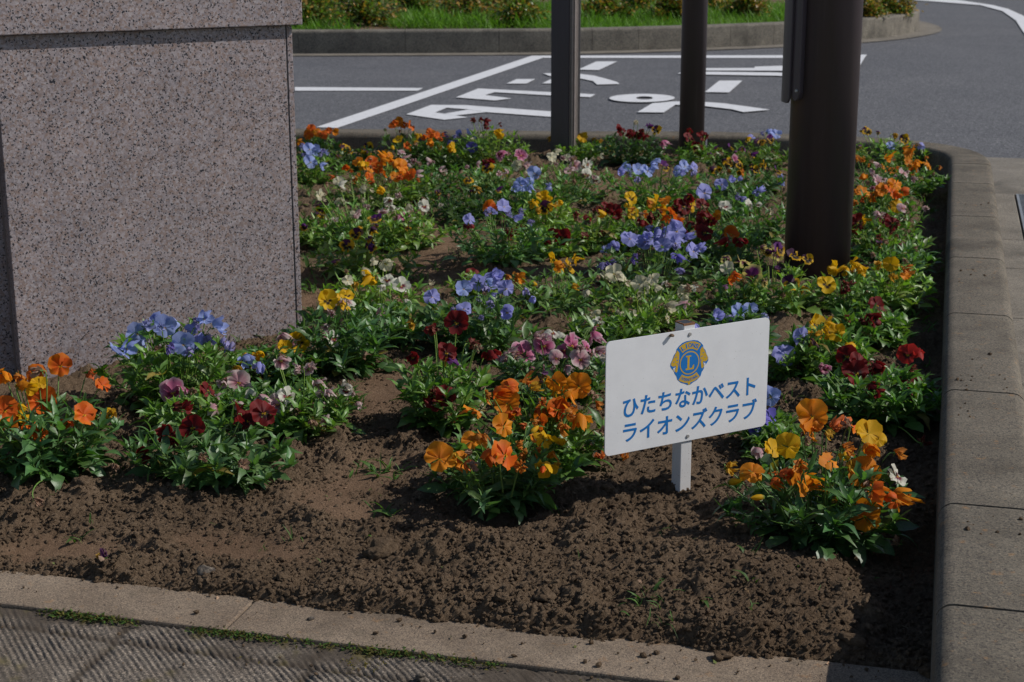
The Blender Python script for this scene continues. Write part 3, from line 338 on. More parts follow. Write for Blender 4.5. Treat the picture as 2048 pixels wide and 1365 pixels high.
(0.348, 4.5, 0.136, False, 'golden yellow pansy left of the large dark red blooms', [('y', '!', 0.343, 4.585, 0.186, 0.041), ('y', '!', 0.339, 4.459, 0.163, 0.042), ('o', '~', 0.381, 4.484, 0.191, 0.045), ('Y', '', 0.406, 4.53, 0.179, 0.047), ('Y', '~', 0.407, 4.494, 0.172, 0.04), ('o', '', 0.367, 4.422, 0.169, 0.043), ('Y', '', 0.256, 4.371, 0.174, 0.037), ('Y', '', 0.508, 4.477, 0.18, 0.042), ('y', '', 0.341, 4.592, 0.156, 0.032), ('o', '', 0.43, 4.495, 0.193, 0.039), ('Y', '', 0.425, 4.497, 0.164, 0.036), ('o', '', 0.413, 4.436, 0.173, 0.036), ('o', '~', 0.339, 4.449, 0.175, 0.033)], False),
(0.247, 4.467, 0.135, False, 'red pansy with few blooms left of the golden yellow one', [('r', '', 0.271, 4.497, 0.18, 0.038), ('r', '!', 0.29, 4.482, 0.167, 0.046), ('r', '~', 0.301, 4.516, 0.148, 0.044), ('r', '~', 0.234, 4.436, 0.171, 0.043), ('r', '~', 0.248, 4.451, 0.112, 0.035), ('r', '', 0.208, 4.362, 0.115, 0.047), ('r', '~', 0.18, 4.509, 0.149, 0.044), ('r', '', 0.267, 4.443, 0.178, 0.028), ('r', '', 0.293, 4.479, 0.166, 0.031), ('r', '', 0.287, 4.468, 0.156, 0.039), ('r', '', 0.259, 4.553, 0.157, 0.034), ('n', '', 0.318, 4.481, 0.127, 0.033), ('r', '', 0.212, 4.421, 0.161, 0.033), ('r', '~', 0.202, 4.485, 0.106, 0.024), ('n', '~', 0.185, 4.468, 0.141, 0.033)], False),
(0.105, 4.402, 0.123, False, 'straggly red pansy at the top of the bare patch in the middle', [('r', '', 0.116, 4.393, 0.113, 0.047), ('r', '!', 0.138, 4.305, 0.125, 0.049), ('r', '~', 0.027, 4.456, 0.124, 0.041), ('r', '~', -0.017, 4.285, 0.133, 0.043), ('n', '~', 0.07, 4.386, 0.118, 0.037), ('r', '', 0.15, 4.412, 0.105, 0.041), ('r', '~', 0.095, 4.321, 0.115, 0.032), ('r', '~', 0.006, 4.432, 0.115, 0.035), ('n', '', 0.065, 4.37, 0.105, 0.028)], False),
(0.099, 4.79, 0.122, False, 'bright yellow pansy with one dark eye in the middle of the bed', [('Y', '!', 0.092, 4.85, 0.141, 0.041), ('Y', '', 0.105, 4.824, 0.146, 0.045), ('Y', '~', 0.128, 4.746, 0.135, 0.039), ('k', '!', 0.099, 4.735, 0.131, 0.044), ('Y', '', 0.074, 4.706, 0.124, 0.043), ('Y', '~', 0.064, 4.793, 0.137, 0.042), ('Y', '~', 0.09, 4.881, 0.134, 0.029), ('Y', '~', 0.1, 4.785, 0.126, 0.032), ('Y', '~', 0.15, 4.774, 0.137, 0.03), ('k', '~', 0.109, 4.732, 0.142, 0.037), ('Y', '~', 0.092, 4.769, 0.122, 0.028)], False),
(-0.026, 4.276, 0.17, False, 'bushy green pansy with a few lilac blooms right of the bare middle patch', [('l', '!', -0.021, 4.324, 0.207, 0.041), ('l', '~', -0.01, 4.28, 0.19, 0.035), ('l', '~', 0.022, 4.3, 0.199, 0.037), ('l', '~', 0.046, 4.247, 0.18, 0.036), ('l', '~', 0.006, 4.267, 0.184, 0.035), ('O', '!', -0.061, 4.388, 0.193, 0.043), ('l', '', -0.069, 4.256, 0.206, 0.037), ('l', '!', -0.111, 4.22, 0.19, 0.04), ('r', '', -0.114, 4.207, 0.179, 0.037), ('l', '', -0.013, 4.306, 0.188, 0.022), ('n', '', 0.02, 4.326, 0.184, 0.03), ('n', '~', -0.069, 4.391, 0.181, 0.034), ('l', '', -0.052, 4.278, 0.202, 0.03), ('r', '', -0.124, 4.18, 0.179, 0.024)], False),
(-0.071, 3.466, 0.148, True, 'light lilac pansy left of the cream white ones, in the middle row', [('l', '!', -0.172, 3.405, 0.17, 0.042), ('b', '!', -0.105, 3.44, 0.18, 0.042), ('l', '~', -0.13, 3.485, 0.124, 0.044), ('l', '', -0.103, 3.369, 0.152, 0.036), ('l', '', -0.073, 3.524, 0.175, 0.043), ('l', '!', -0.045, 3.533, 0.176, 0.048), ('l', '~', -0.054, 3.438, 0.184, 0.035), ('l', '~', -0.048, 3.49, 0.154, 0.037), ('l', '~', -0.043, 3.387, 0.161, 0.035), ('l', '', -0.012, 3.482, 0.171, 0.04), ('l', '~', 0.031, 3.482, 0.167, 0.036), ('l', '~', -0.01, 3.357, 0.147, 0.044), ('b', '', -0.054, 3.448, 0.194, 0.03), ('l', '~', -0.127, 3.499, 0.083, 0.029), ('l', '~', -0.045, 3.386, 0.157, 0.028), ('l', '', -0.102, 3.558, 0.159, 0.032), ('l', '~', -0.039, 3.541, 0.187, 0.038), ('n', '', -0.064, 3.434, 0.176, 0.025), ('l', '', -0.071, 3.511, 0.14, 0.031), ('l', '', -0.065, 3.355, 0.136, 0.024), ('l', '', 0.048, 3.451, 0.158, 0.024)], False),
(-0.085, 3.882, 0.073, False, 'small deep red pansy behind the light lilac one', [('r', '!', -0.094, 3.906, 0.105, 0.043), ('r', '~', -0.072, 3.84, 0.105, 0.039), ('r', '', -0.105, 3.824, 0.1, 0.033)], False),
(0.103, 3.757, 0.15, False, 'sparse orange yellow pansy between the light lilac and the cream white plants', [('Y', '', 0.104, 3.826, 0.164, 0.037), ('o', '~', 0.111, 3.757, 0.168, 0.042), ('Y', '', 0.141, 3.826, 0.146, 0.042), ('o', '~', 0.007, 3.718, 0.146, 0.044), ('n', '~', -0.003, 3.728, 0.136, 0.031), ('Y', '^', 0.047, 3.674, 0.139, 0.047), ('Y', '~', 0.144, 3.69, 0.127, 0.036), ('W', '', 0.177, 3.675, 0.122, 0.032), ('Y', '', 0.116, 3.799, 0.148, 0.032), ('o', '~', 0.101, 3.73, 0.169, 0.032), ('Y', '', 0.151, 3.822, 0.165, 0.036), ('o', '~', 0.017, 3.711, 0.143, 0.033), ('o', '~', -0.013, 3.707, 0.149, 0.033), ('n', '~', -0.009, 3.771, 0.121, 0.02)], False),
(0.211, 3.444, 0.106, True, 'white pansy with fading blooms just above the left end of the sign', [('W', '', 0.185, 3.519, 0.105, 0.031), ('W', '~', 0.235, 3.481, 0.112, 0.033), ('w', '!', 0.189, 3.439, 0.099, 0.037), ('n', '~', 0.235, 3.388, 0.106, 0.034), ('W', '~', 0.174, 3.489, 0.109, 0.031), ('W', '', 0.271, 3.502, 0.102, 0.028), ('n', '~', 0.194, 3.44, 0.111, 0.023)], False),
(-0.318, 3.711, 0.149, False, 'cream pansy with wine red faces, right of the monument beyond the yellow bloom', [('w', '!', -0.292, 3.693, 0.144, 0.035), ('w', '!', -0.257, 3.647, 0.14, 0.043), ('Y', '', -0.329, 3.705, 0.148, 0.046), ('Y', '~', -0.365, 3.666, 0.142, 0.035), ('W', '', -0.379, 3.639, 0.155, 0.029), ('W', '', -0.386, 3.585, 0.146, 0.035), ('W', '', -0.301, 3.758, 0.17, 0.037), ('n', '~', -0.272, 3.772, 0.16, 0.035), ('W', '', -0.353, 3.728, 0.162, 0.032), ('W', '~', -0.189, 3.655, 0.145, 0.031), ('w', '~', -0.302, 3.665, 0.137, 0.023), ('w', '', -0.245, 3.631, 0.109, 0.035), ('n', '~', -0.317, 3.723, 0.144, 0.039), ('n', '', -0.381, 3.644, 0.175, 0.025), ('W', '', -0.385, 3.628, 0.12, 0.031), ('W', '~', -0.291, 3.784, 0.167, 0.023), ('W', '', -0.327, 3.737, 0.179, 0.025)], False),
(-0.353, 3.289, 0.133, True, 'pink white pansy with one yellow bloom next to the edge of the monument', [('y', '!', -0.387, 3.298, 0.188, 0.047), ('Y', '~', -0.37, 3.379, 0.179, 0.036), ('w', '!', -0.347, 3.344, 0.161, 0.036), ('p', '', -0.362, 3.326, 0.178, 0.032), ('p', '~', -0.375, 3.27, 0.165, 0.037), ('p', '~', -0.366, 3.326, 0.138, 0.031), ('p', '', -0.386, 3.212, 0.136, 0.038), ('w', '!', -0.366, 3.21, 0.127, 0.039), ('n', '~', -0.306, 3.194, 0.098, 0.039), ('y', '', -0.345, 3.302, 0.198, 0.032), ('Y', '', -0.35, 3.308, 0.175, 0.03), ('p', '~', -0.347, 3.341, 0.179, 0.024), ('p', '', -0.389, 3.259, 0.145, 0.025)], False),
(-0.263, 3.509, 0.108, True, 'low pale pink pansy left of the small path pit in the middle', [('p', '~', -0.299, 3.503, 0.108, 0.038), ('p', '~', -0.278, 3.442, 0.099, 0.033), ('n', '~', -0.25, 3.546, 0.127, 0.033), ('Y', '~', -0.217, 3.407, 0.112, 0.043), ('n', '~', -0.289, 3.527, 0.096, 0.031), ('n', '', -0.271, 3.555, 0.136, 0.029)], False),
(-0.421, 4.539, 0.212, False, 'cream pansy crowded with small faded blooms, left of the far path', [('W', '', -0.506, 4.67, 0.222, 0.036), ('w', '', -0.497, 4.62, 0.215, 0.04), ('W', '', -0.429, 4.687, 0.205, 0.033), ('W', '', -0.403, 4.588, 0.211, 0.031), ('W', '~', -0.488, 4.604, 0.205, 0.027), ('W', '', -0.539, 4.494, 0.209, 0.035), ('W', '', -0.505, 4.62, 0.177, 0.034), ('W', '~', -0.421, 4.507, 0.197, 0.03), ('W', '', -0.43, 4.57, 0.167, 0.032), ('p', '~', -0.403, 4.465, 0.186, 0.038), ('Y', '~', -0.367, 4.573, 0.206, 0.038), ('w', '', -0.347, 4.542, 0.191, 0.041), ('p', '~', -0.325, 4.575, 0.198, 0.038), ('W', '', -0.452, 4.472, 0.164, 0.033), ('p', '~', -0.436, 4.406, 0.162, 0.034), ('w', '', -0.485, 4.364, 0.163, 0.033), ('W', '~', -0.463, 4.669, 0.234, 0.023), ('n', '', -0.545, 4.655, 0.192, 0.024), ('n', '~', -0.538, 4.634, 0.22, 0.026), ('W', '', -0.434, 4.671, 0.197, 0.025), ('W', '~', -0.355, 4.568, 0.197, 0.024), ('W', '~', -0.406, 4.604, 0.184, 0.025), ('W', '', -0.467, 4.629, 0.2, 0.02), ('W', '~', -0.527, 4.51, 0.207, 0.03), ('W', '~', -0.535, 4.525, 0.192, 0.029), ('W', '', -0.485, 4.606, 0.173, 0.024), ('n', '', -0.432, 4.552, 0.199, 0.023), ('W', '~', -0.424, 4.512, 0.19, 0.021), ('W', '', -0.433, 4.602, 0.158, 0.022), ('p', '~', -0.413, 4.475, 0.184, 0.024), ('w', '~', -0.342, 4.525, 0.175, 0.028), ('p', '~', -0.359, 4.544, 0.176, 0.033), ('n', '~', -0.457, 4.459, 0.143, 0.022), ('p', '', -0.432, 4.44, 0.169, 0.024)], False),
(-0.297, 4.504, 0.126, False, 'pale wine faced pansy beside the far path, right of the crowded cream one', [('w', '', -0.361, 4.56, 0.159, 0.031), ('p', '~', -0.34, 4.535, 0.166, 0.036), ('m', '', -0.302, 4.515, 0.143, 0.045), ('W', '~', -0.3, 4.59, 0.164, 0.035), ('w', '!', -0.251, 4.564, 0.167, 0.039), ('k', '~', -0.29, 4.422, 0.129, 0.036), ('w', '', -0.336, 4.548, 0.157, 0.023), ('w', '', -0.329, 4.558, 0.153, 0.02), ('p', '', -0.366, 4.488, 0.163, 0.025), ('m', '', -0.311, 4.486, 0.135, 0.03), ('m', '', -0.32, 4.542, 0.134, 0.035), ('n', '~', -0.258, 4.586, 0.185, 0.033), ('w', '~', -0.206, 4.56, 0.169, 0.026)], False),
(-0.554, 4.575, 0.107, False, 'black and yellow pansy against the edge of the monument', [('k', '!', -0.551, 4.621, 0.148, 0.039), ('u', '~', -0.583, 4.489, 0.123, 0.034), ('k', '', -0.546, 4.58, 0.142, 0.031)], False),
(-0.387, 4.158, 0.166, False, 'black and yellow pansy cluster with dark leaves at the left of the bare middle patch', [('k', '!', -0.409, 4.148, 0.164, 0.035), ('k', '!', -0.427, 4.112, 0.142, 0.037), ('k', '', -0.377, 4.23, 0.165, 0.037), ('u', '', -0.363, 4.064, 0.152, 0.035), ('u', '~', -0.368, 4.098, 0.163, 0.034), ('u', '', -0.366, 4.256, 0.187, 0.035), ('k', '!', -0.365, 4.086, 0.141, 0.035), ('u', '~', -0.455, 4.034, 0.116, 0.034), ('n', '~', -0.396, 4.159, 0.169, 0.028), ('k', '', -0.399, 4.119, 0.126, 0.031), ('k', '', -0.409, 4.251, 0.166, 0.024), ('u', '~', -0.36, 4.241, 0.169, 0.025), ('k', '', -0.364, 4.086, 0.153, 0.026)], True),
(-0.419, 5.163, 0.203, False, 'bright orange pansy clump in the far left of the bed', [('o', '', -0.499, 5.2, 0.202, 0.037), ('Y', '', -0.479, 5.189, 0.2, 0.043), ('O', '!', -0.457, 5.275, 0.187, 0.048), ('O', '!', -0.436, 5.195, 0.18, 0.043), ('o', '', -0.425, 5.226, 0.203, 0.042), ('o', '~', -0.412, 5.252, 0.207, 0.039), ('o', '', -0.392, 5.195, 0.207, 0.036), ('o', '', -0.379, 5.134, 0.204, 0.037), ('o', '!', -0.352, 5.121, 0.197, 0.05), ('o', '', -0.347, 5.121, 0.191, 0.037), ('O', '~', -0.536, 5.179, 0.182, 0.035), ('O', '', -0.559, 5.018, 0.178, 0.038), ('O', '!', -0.451, 5.101, 0.165, 0.041), ('o', '~', -0.495, 5.064, 0.171, 0.041), ('o', '!', -0.36, 4.97, 0.186, 0.041), ('O', '~', -0.345, 4.97, 0.19, 0.04), ('O', '', -0.32, 5.068, 0.178, 0.046), ('n', '', -0.457, 5.176, 0.189, 0.029), ('o', '', -0.476, 5.175, 0.186, 0.028), ('O', '~', -0.426, 5.288, 0.183, 0.037), ('O', '', -0.414, 5.21, 0.158, 0.036), ('O', '~', -0.462, 5.236, 0.161, 0.037), ('o', '~', -0.429, 5.189, 0.189, 0.031), ('o', '', -0.399, 5.272, 0.21, 0.031), ('n', '', -0.383, 5.27, 0.185, 0.028), ('o', '~', -0.385, 5.162, 0.209, 0.028), ('o', '', -0.451, 5.129, 0.185, 0.027), ('o', '~', -0.359, 5.17, 0.196, 0.024), ('n', '~', -0.369, 5.19, 0.199, 0.032), ('o', '~', -0.319, 5.109, 0.185, 0.027), ('o', '', -0.322, 5.113, 0.17, 0.031), ('O', '', -0.516, 5.157, 0.178, 0.025), ('O', '', -0.504, 5.091, 0.15, 0.027), ('O', '~', -0.442, 5.108, 0.149, 0.034), ('o', '~', -0.482, 5.05, 0.182, 0.029), ('n', '~', -0.382, 5.01, 0.175, 0.033), ('O', '', -0.353, 5.07, 0.173, 0.04), ('O', '~', -0.299, 5.075, 0.162, 0.029)], False),
(-0.738, 6.094, 0.126, False, 'orange pansy in the far corner between the monument and the back kerb', [('O', '!', -0.768, 6.183, 0.184, 0.04), ('O', '!', -0.761, 6.054, 0.176, 0.045), ('o', '', -0.737, 6.125, 0.178, 0.038), ('O', '!', -0.712, 6.088, 0.174, 0.043), ('o', '~', -0.672, 6.107, 0.181, 0.039), ('o', '', -0.79, 5.974, 0.166, 0.044), ('O', '', -0.77, 6.181, 0.178, 0.026), ('O', '~', -0.769, 6.04, 0.175, 0.029), ('o', '~', -0.695, 6.173, 0.172, 0.028), ('n', '', -0.723, 6.124, 0.155, 0.028), ('O', '', -0.692, 6.113, 0.184, 0.036), ('o', '~', -0.653, 6.094, 0.136, 0.034)], True),
(-0.697, 5.592, 0.129, False, 'light blue pansy against the far edge of the monument', [('l', '', -0.74, 5.675, 0.192, 0.046), ('b', '!', -0.697, 5.568, 0.191, 0.051), ('b', '', -0.683, 5.587, 0.183, 0.042), ('l', '', -0.663, 5.623, 0.178, 0.041), ('b', '~', -0.646, 5.594, 0.173, 0.042), ('l', '~', -0.727, 5.569, 0.173, 0.038), ('b', '!', -0.688, 5.5, 0.157, 0.048), ('l', '', -0.661, 5.593, 0.168, 0.027), ('l', '~', -0.786, 5.548, 0.147, 0.032), ('b', '', -0.656, 5.506, 0.143, 0.036)], False),
(-0.57, 5.916, 0.123, False, 'yellow and black pansy in the shade at the back kerb', [('k', '', -0.631, 5.81, 0.136, 0.037), ('k', '!', -0.607, 5.914, 0.147, 0.043), ('k', '', -0.589, 5.88, 0.142, 0.032), ('k', '', -0.559, 5.932, 0.135, 0.039), ('k', '!', -0.532, 5.985, 0.143, 0.044), ('k', '', -0.522, 5.868, 0.141, 0.04), ('k', '~', -0.461, 5.88, 0.139, 0.03), ('k', '~', -0.565, 5.952, 0.128, 0.029)], True),
(-0.377, 5.915, 0.163, False, 'tall orange pansy overlapping the back kerb, in front of the road lettering', [('O', '!', -0.436, 5.975, 0.224, 0.044), ('o', '', -0.42, 6.018, 0.228, 0.046), ('O', '', -0.402, 6.029, 0.223, 0.037), ('O', '!', -0.371, 5.975, 0.217, 0.049), ('y', '', -0.415, 5.901, 0.18, 0.042), ('O', '!', -0.376, 5.86, 0.157, 0.041), ('Y', '~', -0.351, 5.843, 0.179, 0.037), ('Y', '', -0.335, 5.916, 0.2, 0.04), ('n', '~', -0.464, 5.93, 0.213, 0.031), ('O', '~', -0.428, 5.96, 0.238, 0.029), ('O', '~', -0.419, 6.035, 0.196, 0.023), ('O', '~', -0.381, 6.028, 0.214, 0.038), ('y', '', -0.435, 5.885, 0.159, 0.027), ('O', '', -0.368, 5.893, 0.151, 0.034), ('n', '~', -0.34, 5.804, 0.179, 0.032), ('Y', '', -0.362, 5.95, 0.196, 0.026)], True),
(-0.264, 5.857, 0.121, False, 'orange red pansy right of the tallest orange one at the back kerb', [('O', '!', -0.297, 5.904, 0.202, 0.041), ('O', '!', -0.269, 5.876, 0.193, 0.04), ('o', '', -0.29, 5.849, 0.178, 0.043), ('Y', '!', -0.211, 5.789, 0.165, 0.04), ('O', '', -0.322, 5.932, 0.188, 0.033), ('O', '~', -0.288, 5.947, 0.199, 0.036), ('O', '~', -0.252, 5.861, 0.204, 0.029), ('O', '', -0.259, 5.85, 0.187, 0.033), ('o', '~', -0.265, 5.876, 0.162, 0.033), ('Y', '~', -0.222, 5.785, 0.162, 0.029)], True),
(-0.176, 5.971, 0.124, False, 'lilac blue pansy at the back kerb, left of the square post', [('v', '', -0.253, 6.056, 0.179, 0.04), ('l', '~', -0.226, 5.952, 0.17, 0.044), ('l', '', -0.194, 6.042, 0.181, 0.037), ('b', '!', -0.156, 6.033, 0.186, 0.042), ('b', '', -0.144, 5.988, 0.175, 0.047), ('v', '!', -0.144, 5.89, 0.151, 0.044), ('W', '', -0.12, 5.958, 0.181, 0.031), ('l', '~', -0.21, 5.998, 0.168, 0.036), ('l', '~', -0.215, 5.955, 0.184, 0.034), ('v', '', -0.176, 5.891, 0.151, 0.027), ('W', '', -0.14, 5.956, 0.173, 0.021), ('W', '', -0.146, 5.972, 0.164, 0.027)], True),
(-0.073, 5.912, 0.15, False, 'tall leafy pansy with tiny maroon blooms at the back, nearest to the square post', [('r', '~', -0.102, 5.992, 0.237, 0.043), ('r', '~', -0.141, 5.94, 0.243, 0.042), ('Y', '', -0.06, 5.889, 0.21, 0.042), ('Y', '~', -0.041, 5.848, 0.206, 0.044), ('r', '', -0.091, 5.972, 0.22, 0.03), ('r', '', -0.045, 5.994, 0.223, 0.036), ('r', '', -0.117, 5.987, 0.24, 0.029), ('Y', '', -0.039, 5.894, 0.206, 0.031)], False),
(-0.281, 5.297, 0.159, False, 'faded pink pansy behind the bright orange clump', [('p', '~', -0.374, 5.409, 0.2, 0.036), ('p', '~', -0.361, 5.342, 0.189, 0.039), ('p', '', -0.321, 5.285, 0.19, 0.041), ('p', '~', -0.308, 5.254, 0.186, 0.034), ('p', '~', -0.264, 5.258, 0.19, 0.037), ('p', '', -0.235, 5.222, 0.171, 0.037), ('p', '~', -0.308, 5.162, 0.169, 0.039), ('W', '~', -0.466, 5.285, 0.198, 0.03), ('p', '', -0.332, 5.338, 0.174, 0.026), ('p', '', -0.36, 5.351, 0.213, 0.028), ('p', '', -0.344, 5.266, 0.184, 0.027), ('n', '', -0.302, 5.234, 0.189, 0.022), ('n', '~', -0.305, 5.274, 0.185, 0.029), ('p', '', -0.261, 5.285, 0.19, 0.028), ('p', '', -0.218, 5.238, 0.165, 0.028), ('n', '~', -0.258, 5.197, 0.158, 0.031)], False),
(-0.145, 4.909, 0.16, False, 'dark green pansy with small purple blooms at the back of the far path', [('u', '~', -0.224, 4.856, 0.156, 0.031), ('k', '', -0.134, 4.979, 0.178, 0.034), ('k', '~', -0.107, 4.921, 0.161, 0.038), ('u', '~', -0.045, 4.822, 0.17, 0.032), ('n', '~', -0.189, 4.846, 0.152, 0.03), ('n', '', -0.224, 4.884, 0.137, 0.021), ('k', '', -0.118, 4.995, 0.153, 0.023), ('k', '', -0.119, 4.924, 0.148, 0.024)], True),
(-0.067, 5.39, 0.149, False, 'wine and cream pansy in the second row from the back, left of the square post', [('r', '~', -0.084, 5.407, 0.172, 0.042), ('m', '', -0.042, 5.435, 0.194, 0.046), ('k', '!', -0.078, 5.258, 0.171, 0.04), ('m', '', 0.031, 5.441, 0.188, 0.045), ('p', '~', -0.116, 5.352, 0.168, 0.03), ('p', '~', -0.011, 5.248, 0.156, 0.03), ('W', '', 0.017, 5.341, 0.167, 0.036), ('r', '~', -0.069, 5.402, 0.161, 0.037), ('r', '', -0.07, 5.456, 0.161, 0.031), ('m', '~', -0.038, 5.461, 0.178, 0.031), ('m', '', -0.015, 5.447, 0.195, 0.033), ('p', '', -0.15, 5.317, 0.167, 0.021), ('p', '', -0.041, 5.285, 0.149, 0.021), ('W', '', 0.045, 5.356, 0.149, 0.023)], False),
(0.188, 5.203, 0.193, False, 'pale pink and white pansy in front of the square post', [('W', '', 0.141, 5.264, 0.226, 0.032), ('W', '!', 0.128, 5.144, 0.224, 0.039), ('p', '', 0.165, 5.234, 0.206, 0.038), ('p', '~', 0.187, 5.185, 0.208, 0.034), ('p', '', 0.205, 5.179, 0.191, 0.038), ('w', '!', 0.244, 5.192, 0.193, 0.037), ('W', '', 0.263, 5.211, 0.21, 0.032), ('n', '~', 0.089, 5.248, 0.181, 0.031), ('p', '~', 0.041, 5.247, 0.181, 0.034), ('w', '!', 0.243, 5.152, 0.166, 0.044), ('p', '~', 0.257, 5.071, 0.169, 0.037), ('n', '~', 0.2, 5.074, 0.159, 0.038), ('p', '', 0.164, 5.043, 0.193, 0.038), ('W', '', 0.184, 5.271, 0.202, 0.027), ('W', '~', 0.122, 5.141, 0.202, 0.027), ('p', '~', 0.14, 5.185, 0.194, 0.032), ('n', '', 0.203, 5.175, 0.214, 0.023), ('n', '', 0.195, 5.159, 0.212, 0.028), ('p', '~', 0.187, 5.127, 0.189, 0.024), ('w', '~', 0.221, 5.209, 0.166, 0.024), ('w', '~', 0.212, 5.192, 0.186, 0.032), ('n', '~', 0.278, 5.185, 0.212, 0.022), ('W', '', 0.288, 5.237, 0.217, 0.025), ('n', '~', 0.077, 5.287, 0.162, 0.024), ('p', '', 0.048, 5.255, 0.182, 0.022), ('p', '', 0.052, 5.265, 0.175, 0.028), ('w', '~', 0.267, 5.113, 0.153, 0.037), ('n', '', 0.228, 5.143, 0.166, 0.037), ('p', '~', 0.257, 5.078, 0.169, 0.024), ('n', '~', 0.174, 5.062, 0.155, 0.027)], False),
(0.056, 5.03, 0.128, False, 'sky blue pansy among the pale pink ones in front of the square post', [('b', '!', 0.072, 5.069, 0.184, 0.049), ('b', '', 0.061, 4.99, 0.177, 0.039), ('b', '', 0.007, 4.952, 0.157, 0.04), ('b', '!', 0.03, 4.943, 0.166, 0.051), ('b', '~', 0.053, 4.909, 0.167, 0.037), ('b', '~', 0.112, 4.945, 0.161, 0.044), ('n', '~', 0.073, 5.069, 0.176, 0.033), ('b', '', 0.036, 4.989, 0.152, 0.03), ('b', '', 0.043, 4.928, 0.175, 0.032)], False),
(0.453, 5.07, 0.188, False, 'light blue pansy halfway between the square and the thick pole', [('b', '', 0.454, 5.098, 0.222, 0.037), ('b', '', 0.362, 5.123, 0.198, 0.043), ('l', '', 0.338, 5.033, 0.19, 0.037), ('b', '!', 0.4, 5.074, 0.193, 0.044), ('b', '!', 0.426, 5.038, 0.194, 0.046), ('l', '', 0.391, 4.951, 0.184, 0.042), ('b', '', 0.517, 5.077, 0.198, 0.044), ('b', '!', 0.562, 5.202, 0.184, 0.044), ('l', '', 0.573, 5.037, 0.204, 0.038), ('u', '!', 0.484, 5.078, 0.202, 0.038), ('l', '~', 0.564, 4.997, 0.196, 0.037), ('b', '~', 0.454, 5.08, 0.21, 0.027), ('b', '~', 0.371, 5.097, 0.183, 0.033), ('l', '~', 0.371, 5.05, 0.178, 0.025), ('b', '~', 0.439, 5.058, 0.203, 0.036), ('b', '', 0.521, 5.04, 0.191, 0.035), ('l', '~', 0.526, 5.0, 0.192, 0.032)], False),
(0.662, 4.904, 0.148, False, 'lilac pansy left of the thick pole in the far half of the bed', [('l', '!', 0.647, 4.934, 0.169, 0.044), ('l', '', 0.674, 4.951, 0.178, 0.037), ('l', '!', 0.574, 4.765, 0.17, 0.052), ('l', '~', 0.674, 4.784, 0.158, 0.045), ('l', '', 0.742, 4.808, 0.168, 0.039), ('n', '~', 0.614, 4.971, 0.163, 0.028), ('l', '~', 0.704, 4.946, 0.182, 0.024), ('l', '', 0.698, 4.808, 0.147, 0.029), ('l', '~', 0.741, 4.822, 0.165, 0.034)], False),
(0.679, 4.532, 0.148, False, 'white pansy with wine red faces left of the thick pole', [('w', '!', 0.599, 4.488, 0.178, 0.039), ('w', '!', 0.677, 4.542, 0.173, 0.035), ('W', '', 0.712, 4.392, 0.18, 0.032), ('n', '~', 0.552, 4.636, 0.167, 0.036), ('w', '~', 0.591, 4.484, 0.173, 0.026), ('w', '~', 0.674, 4.527, 0.169, 0.027), ('w', '~', 0.694, 4.514, 0.178, 0.028)], False),
(0.263, 6.026, 0.111, False, 'yellow pansy at the foot of the square post', [('Y', '', 0.15, 6.103, 0.158, 0.042), ('Y', '!', 0.266, 6.048, 0.166, 0.05), ('Y', '~', 0.306, 6.086, 0.155, 0.036), ('Y', '', 0.332, 6.042, 0.155, 0.039), ('r', '~', 0.363, 6.098, 0.159, 0.042), ('Y', '', 0.317, 6.084, 0.153, 0.024), ('Y', '', 0.354, 6.021, 0.132, 0.034)], False),
(0.442, 5.908, 0.15, False, 'dark red pansy at the back kerb between the two slim posts', [('r', '!', 0.398, 5.898, 0.213, 0.048), ('r', '!', 0.437, 5.9, 0.197, 0.041), ('r', '', 0.465, 5.866, 0.201, 0.038), ('r', '', 0.484, 5.891, 0.192, 0.044), ('W', '~', 0.458, 5.931, 0.24, 0.031), ('u', '', 0.507, 5.921, 0.227, 0.037), ('k', '!', 0.528, 5.918, 0.211, 0.039), ('m', '~', 0.543, 5.837, 0.178, 0.044), ('r', '', 0.396, 5.875, 0.216, 0.032), ('r', '~', 0.428, 5.849, 0.202, 0.034), ('r', '', 0.464, 5.873, 0.205, 0.034), ('r', '', 0.438, 5.862, 0.204, 0.032), ('r', '', 0.457, 5.894, 0.203, 0.029), ('r', '~', 0.476, 5.859, 0.218, 0.031), ('r', '', 0.45, 5.91, 0.194, 0.037), ('r', '', 0.454, 5.909, 0.191, 0.035), ('W', '', 0.449, 5.88, 0.24, 0.022), ('u', '', 0.509, 5.922, 0.223, 0.026), ('m', '~', 0.541, 5.857, 0.175, 0.039)], True),
(0.69, 5.906, 0.122, False, 'small maroon pansy at the foot of the slim round post', [('r', '!', 0.657, 5.954, 0.177, 0.05), ('r', '!', 0.704, 5.952, 0.183, 0.047), ('r', '~', 0.689, 5.857, 0.155, 0.041), ('u', '~', 0.73, 5.806, 0.157, 0.035), ('r', '', 0.664, 6.001, 0.198, 0.031), ('r', '', 0.679, 5.933, 0.148, 0.044), ('r', '~', 0.708, 5.979, 0.18, 0.033), ('r', '', 0.709, 5.929, 0.188, 0.031), ('r', '', 0.684, 5.878, 0.126, 0.032), ('u', '', 0.715, 5.809, 0.141, 0.023)], False),
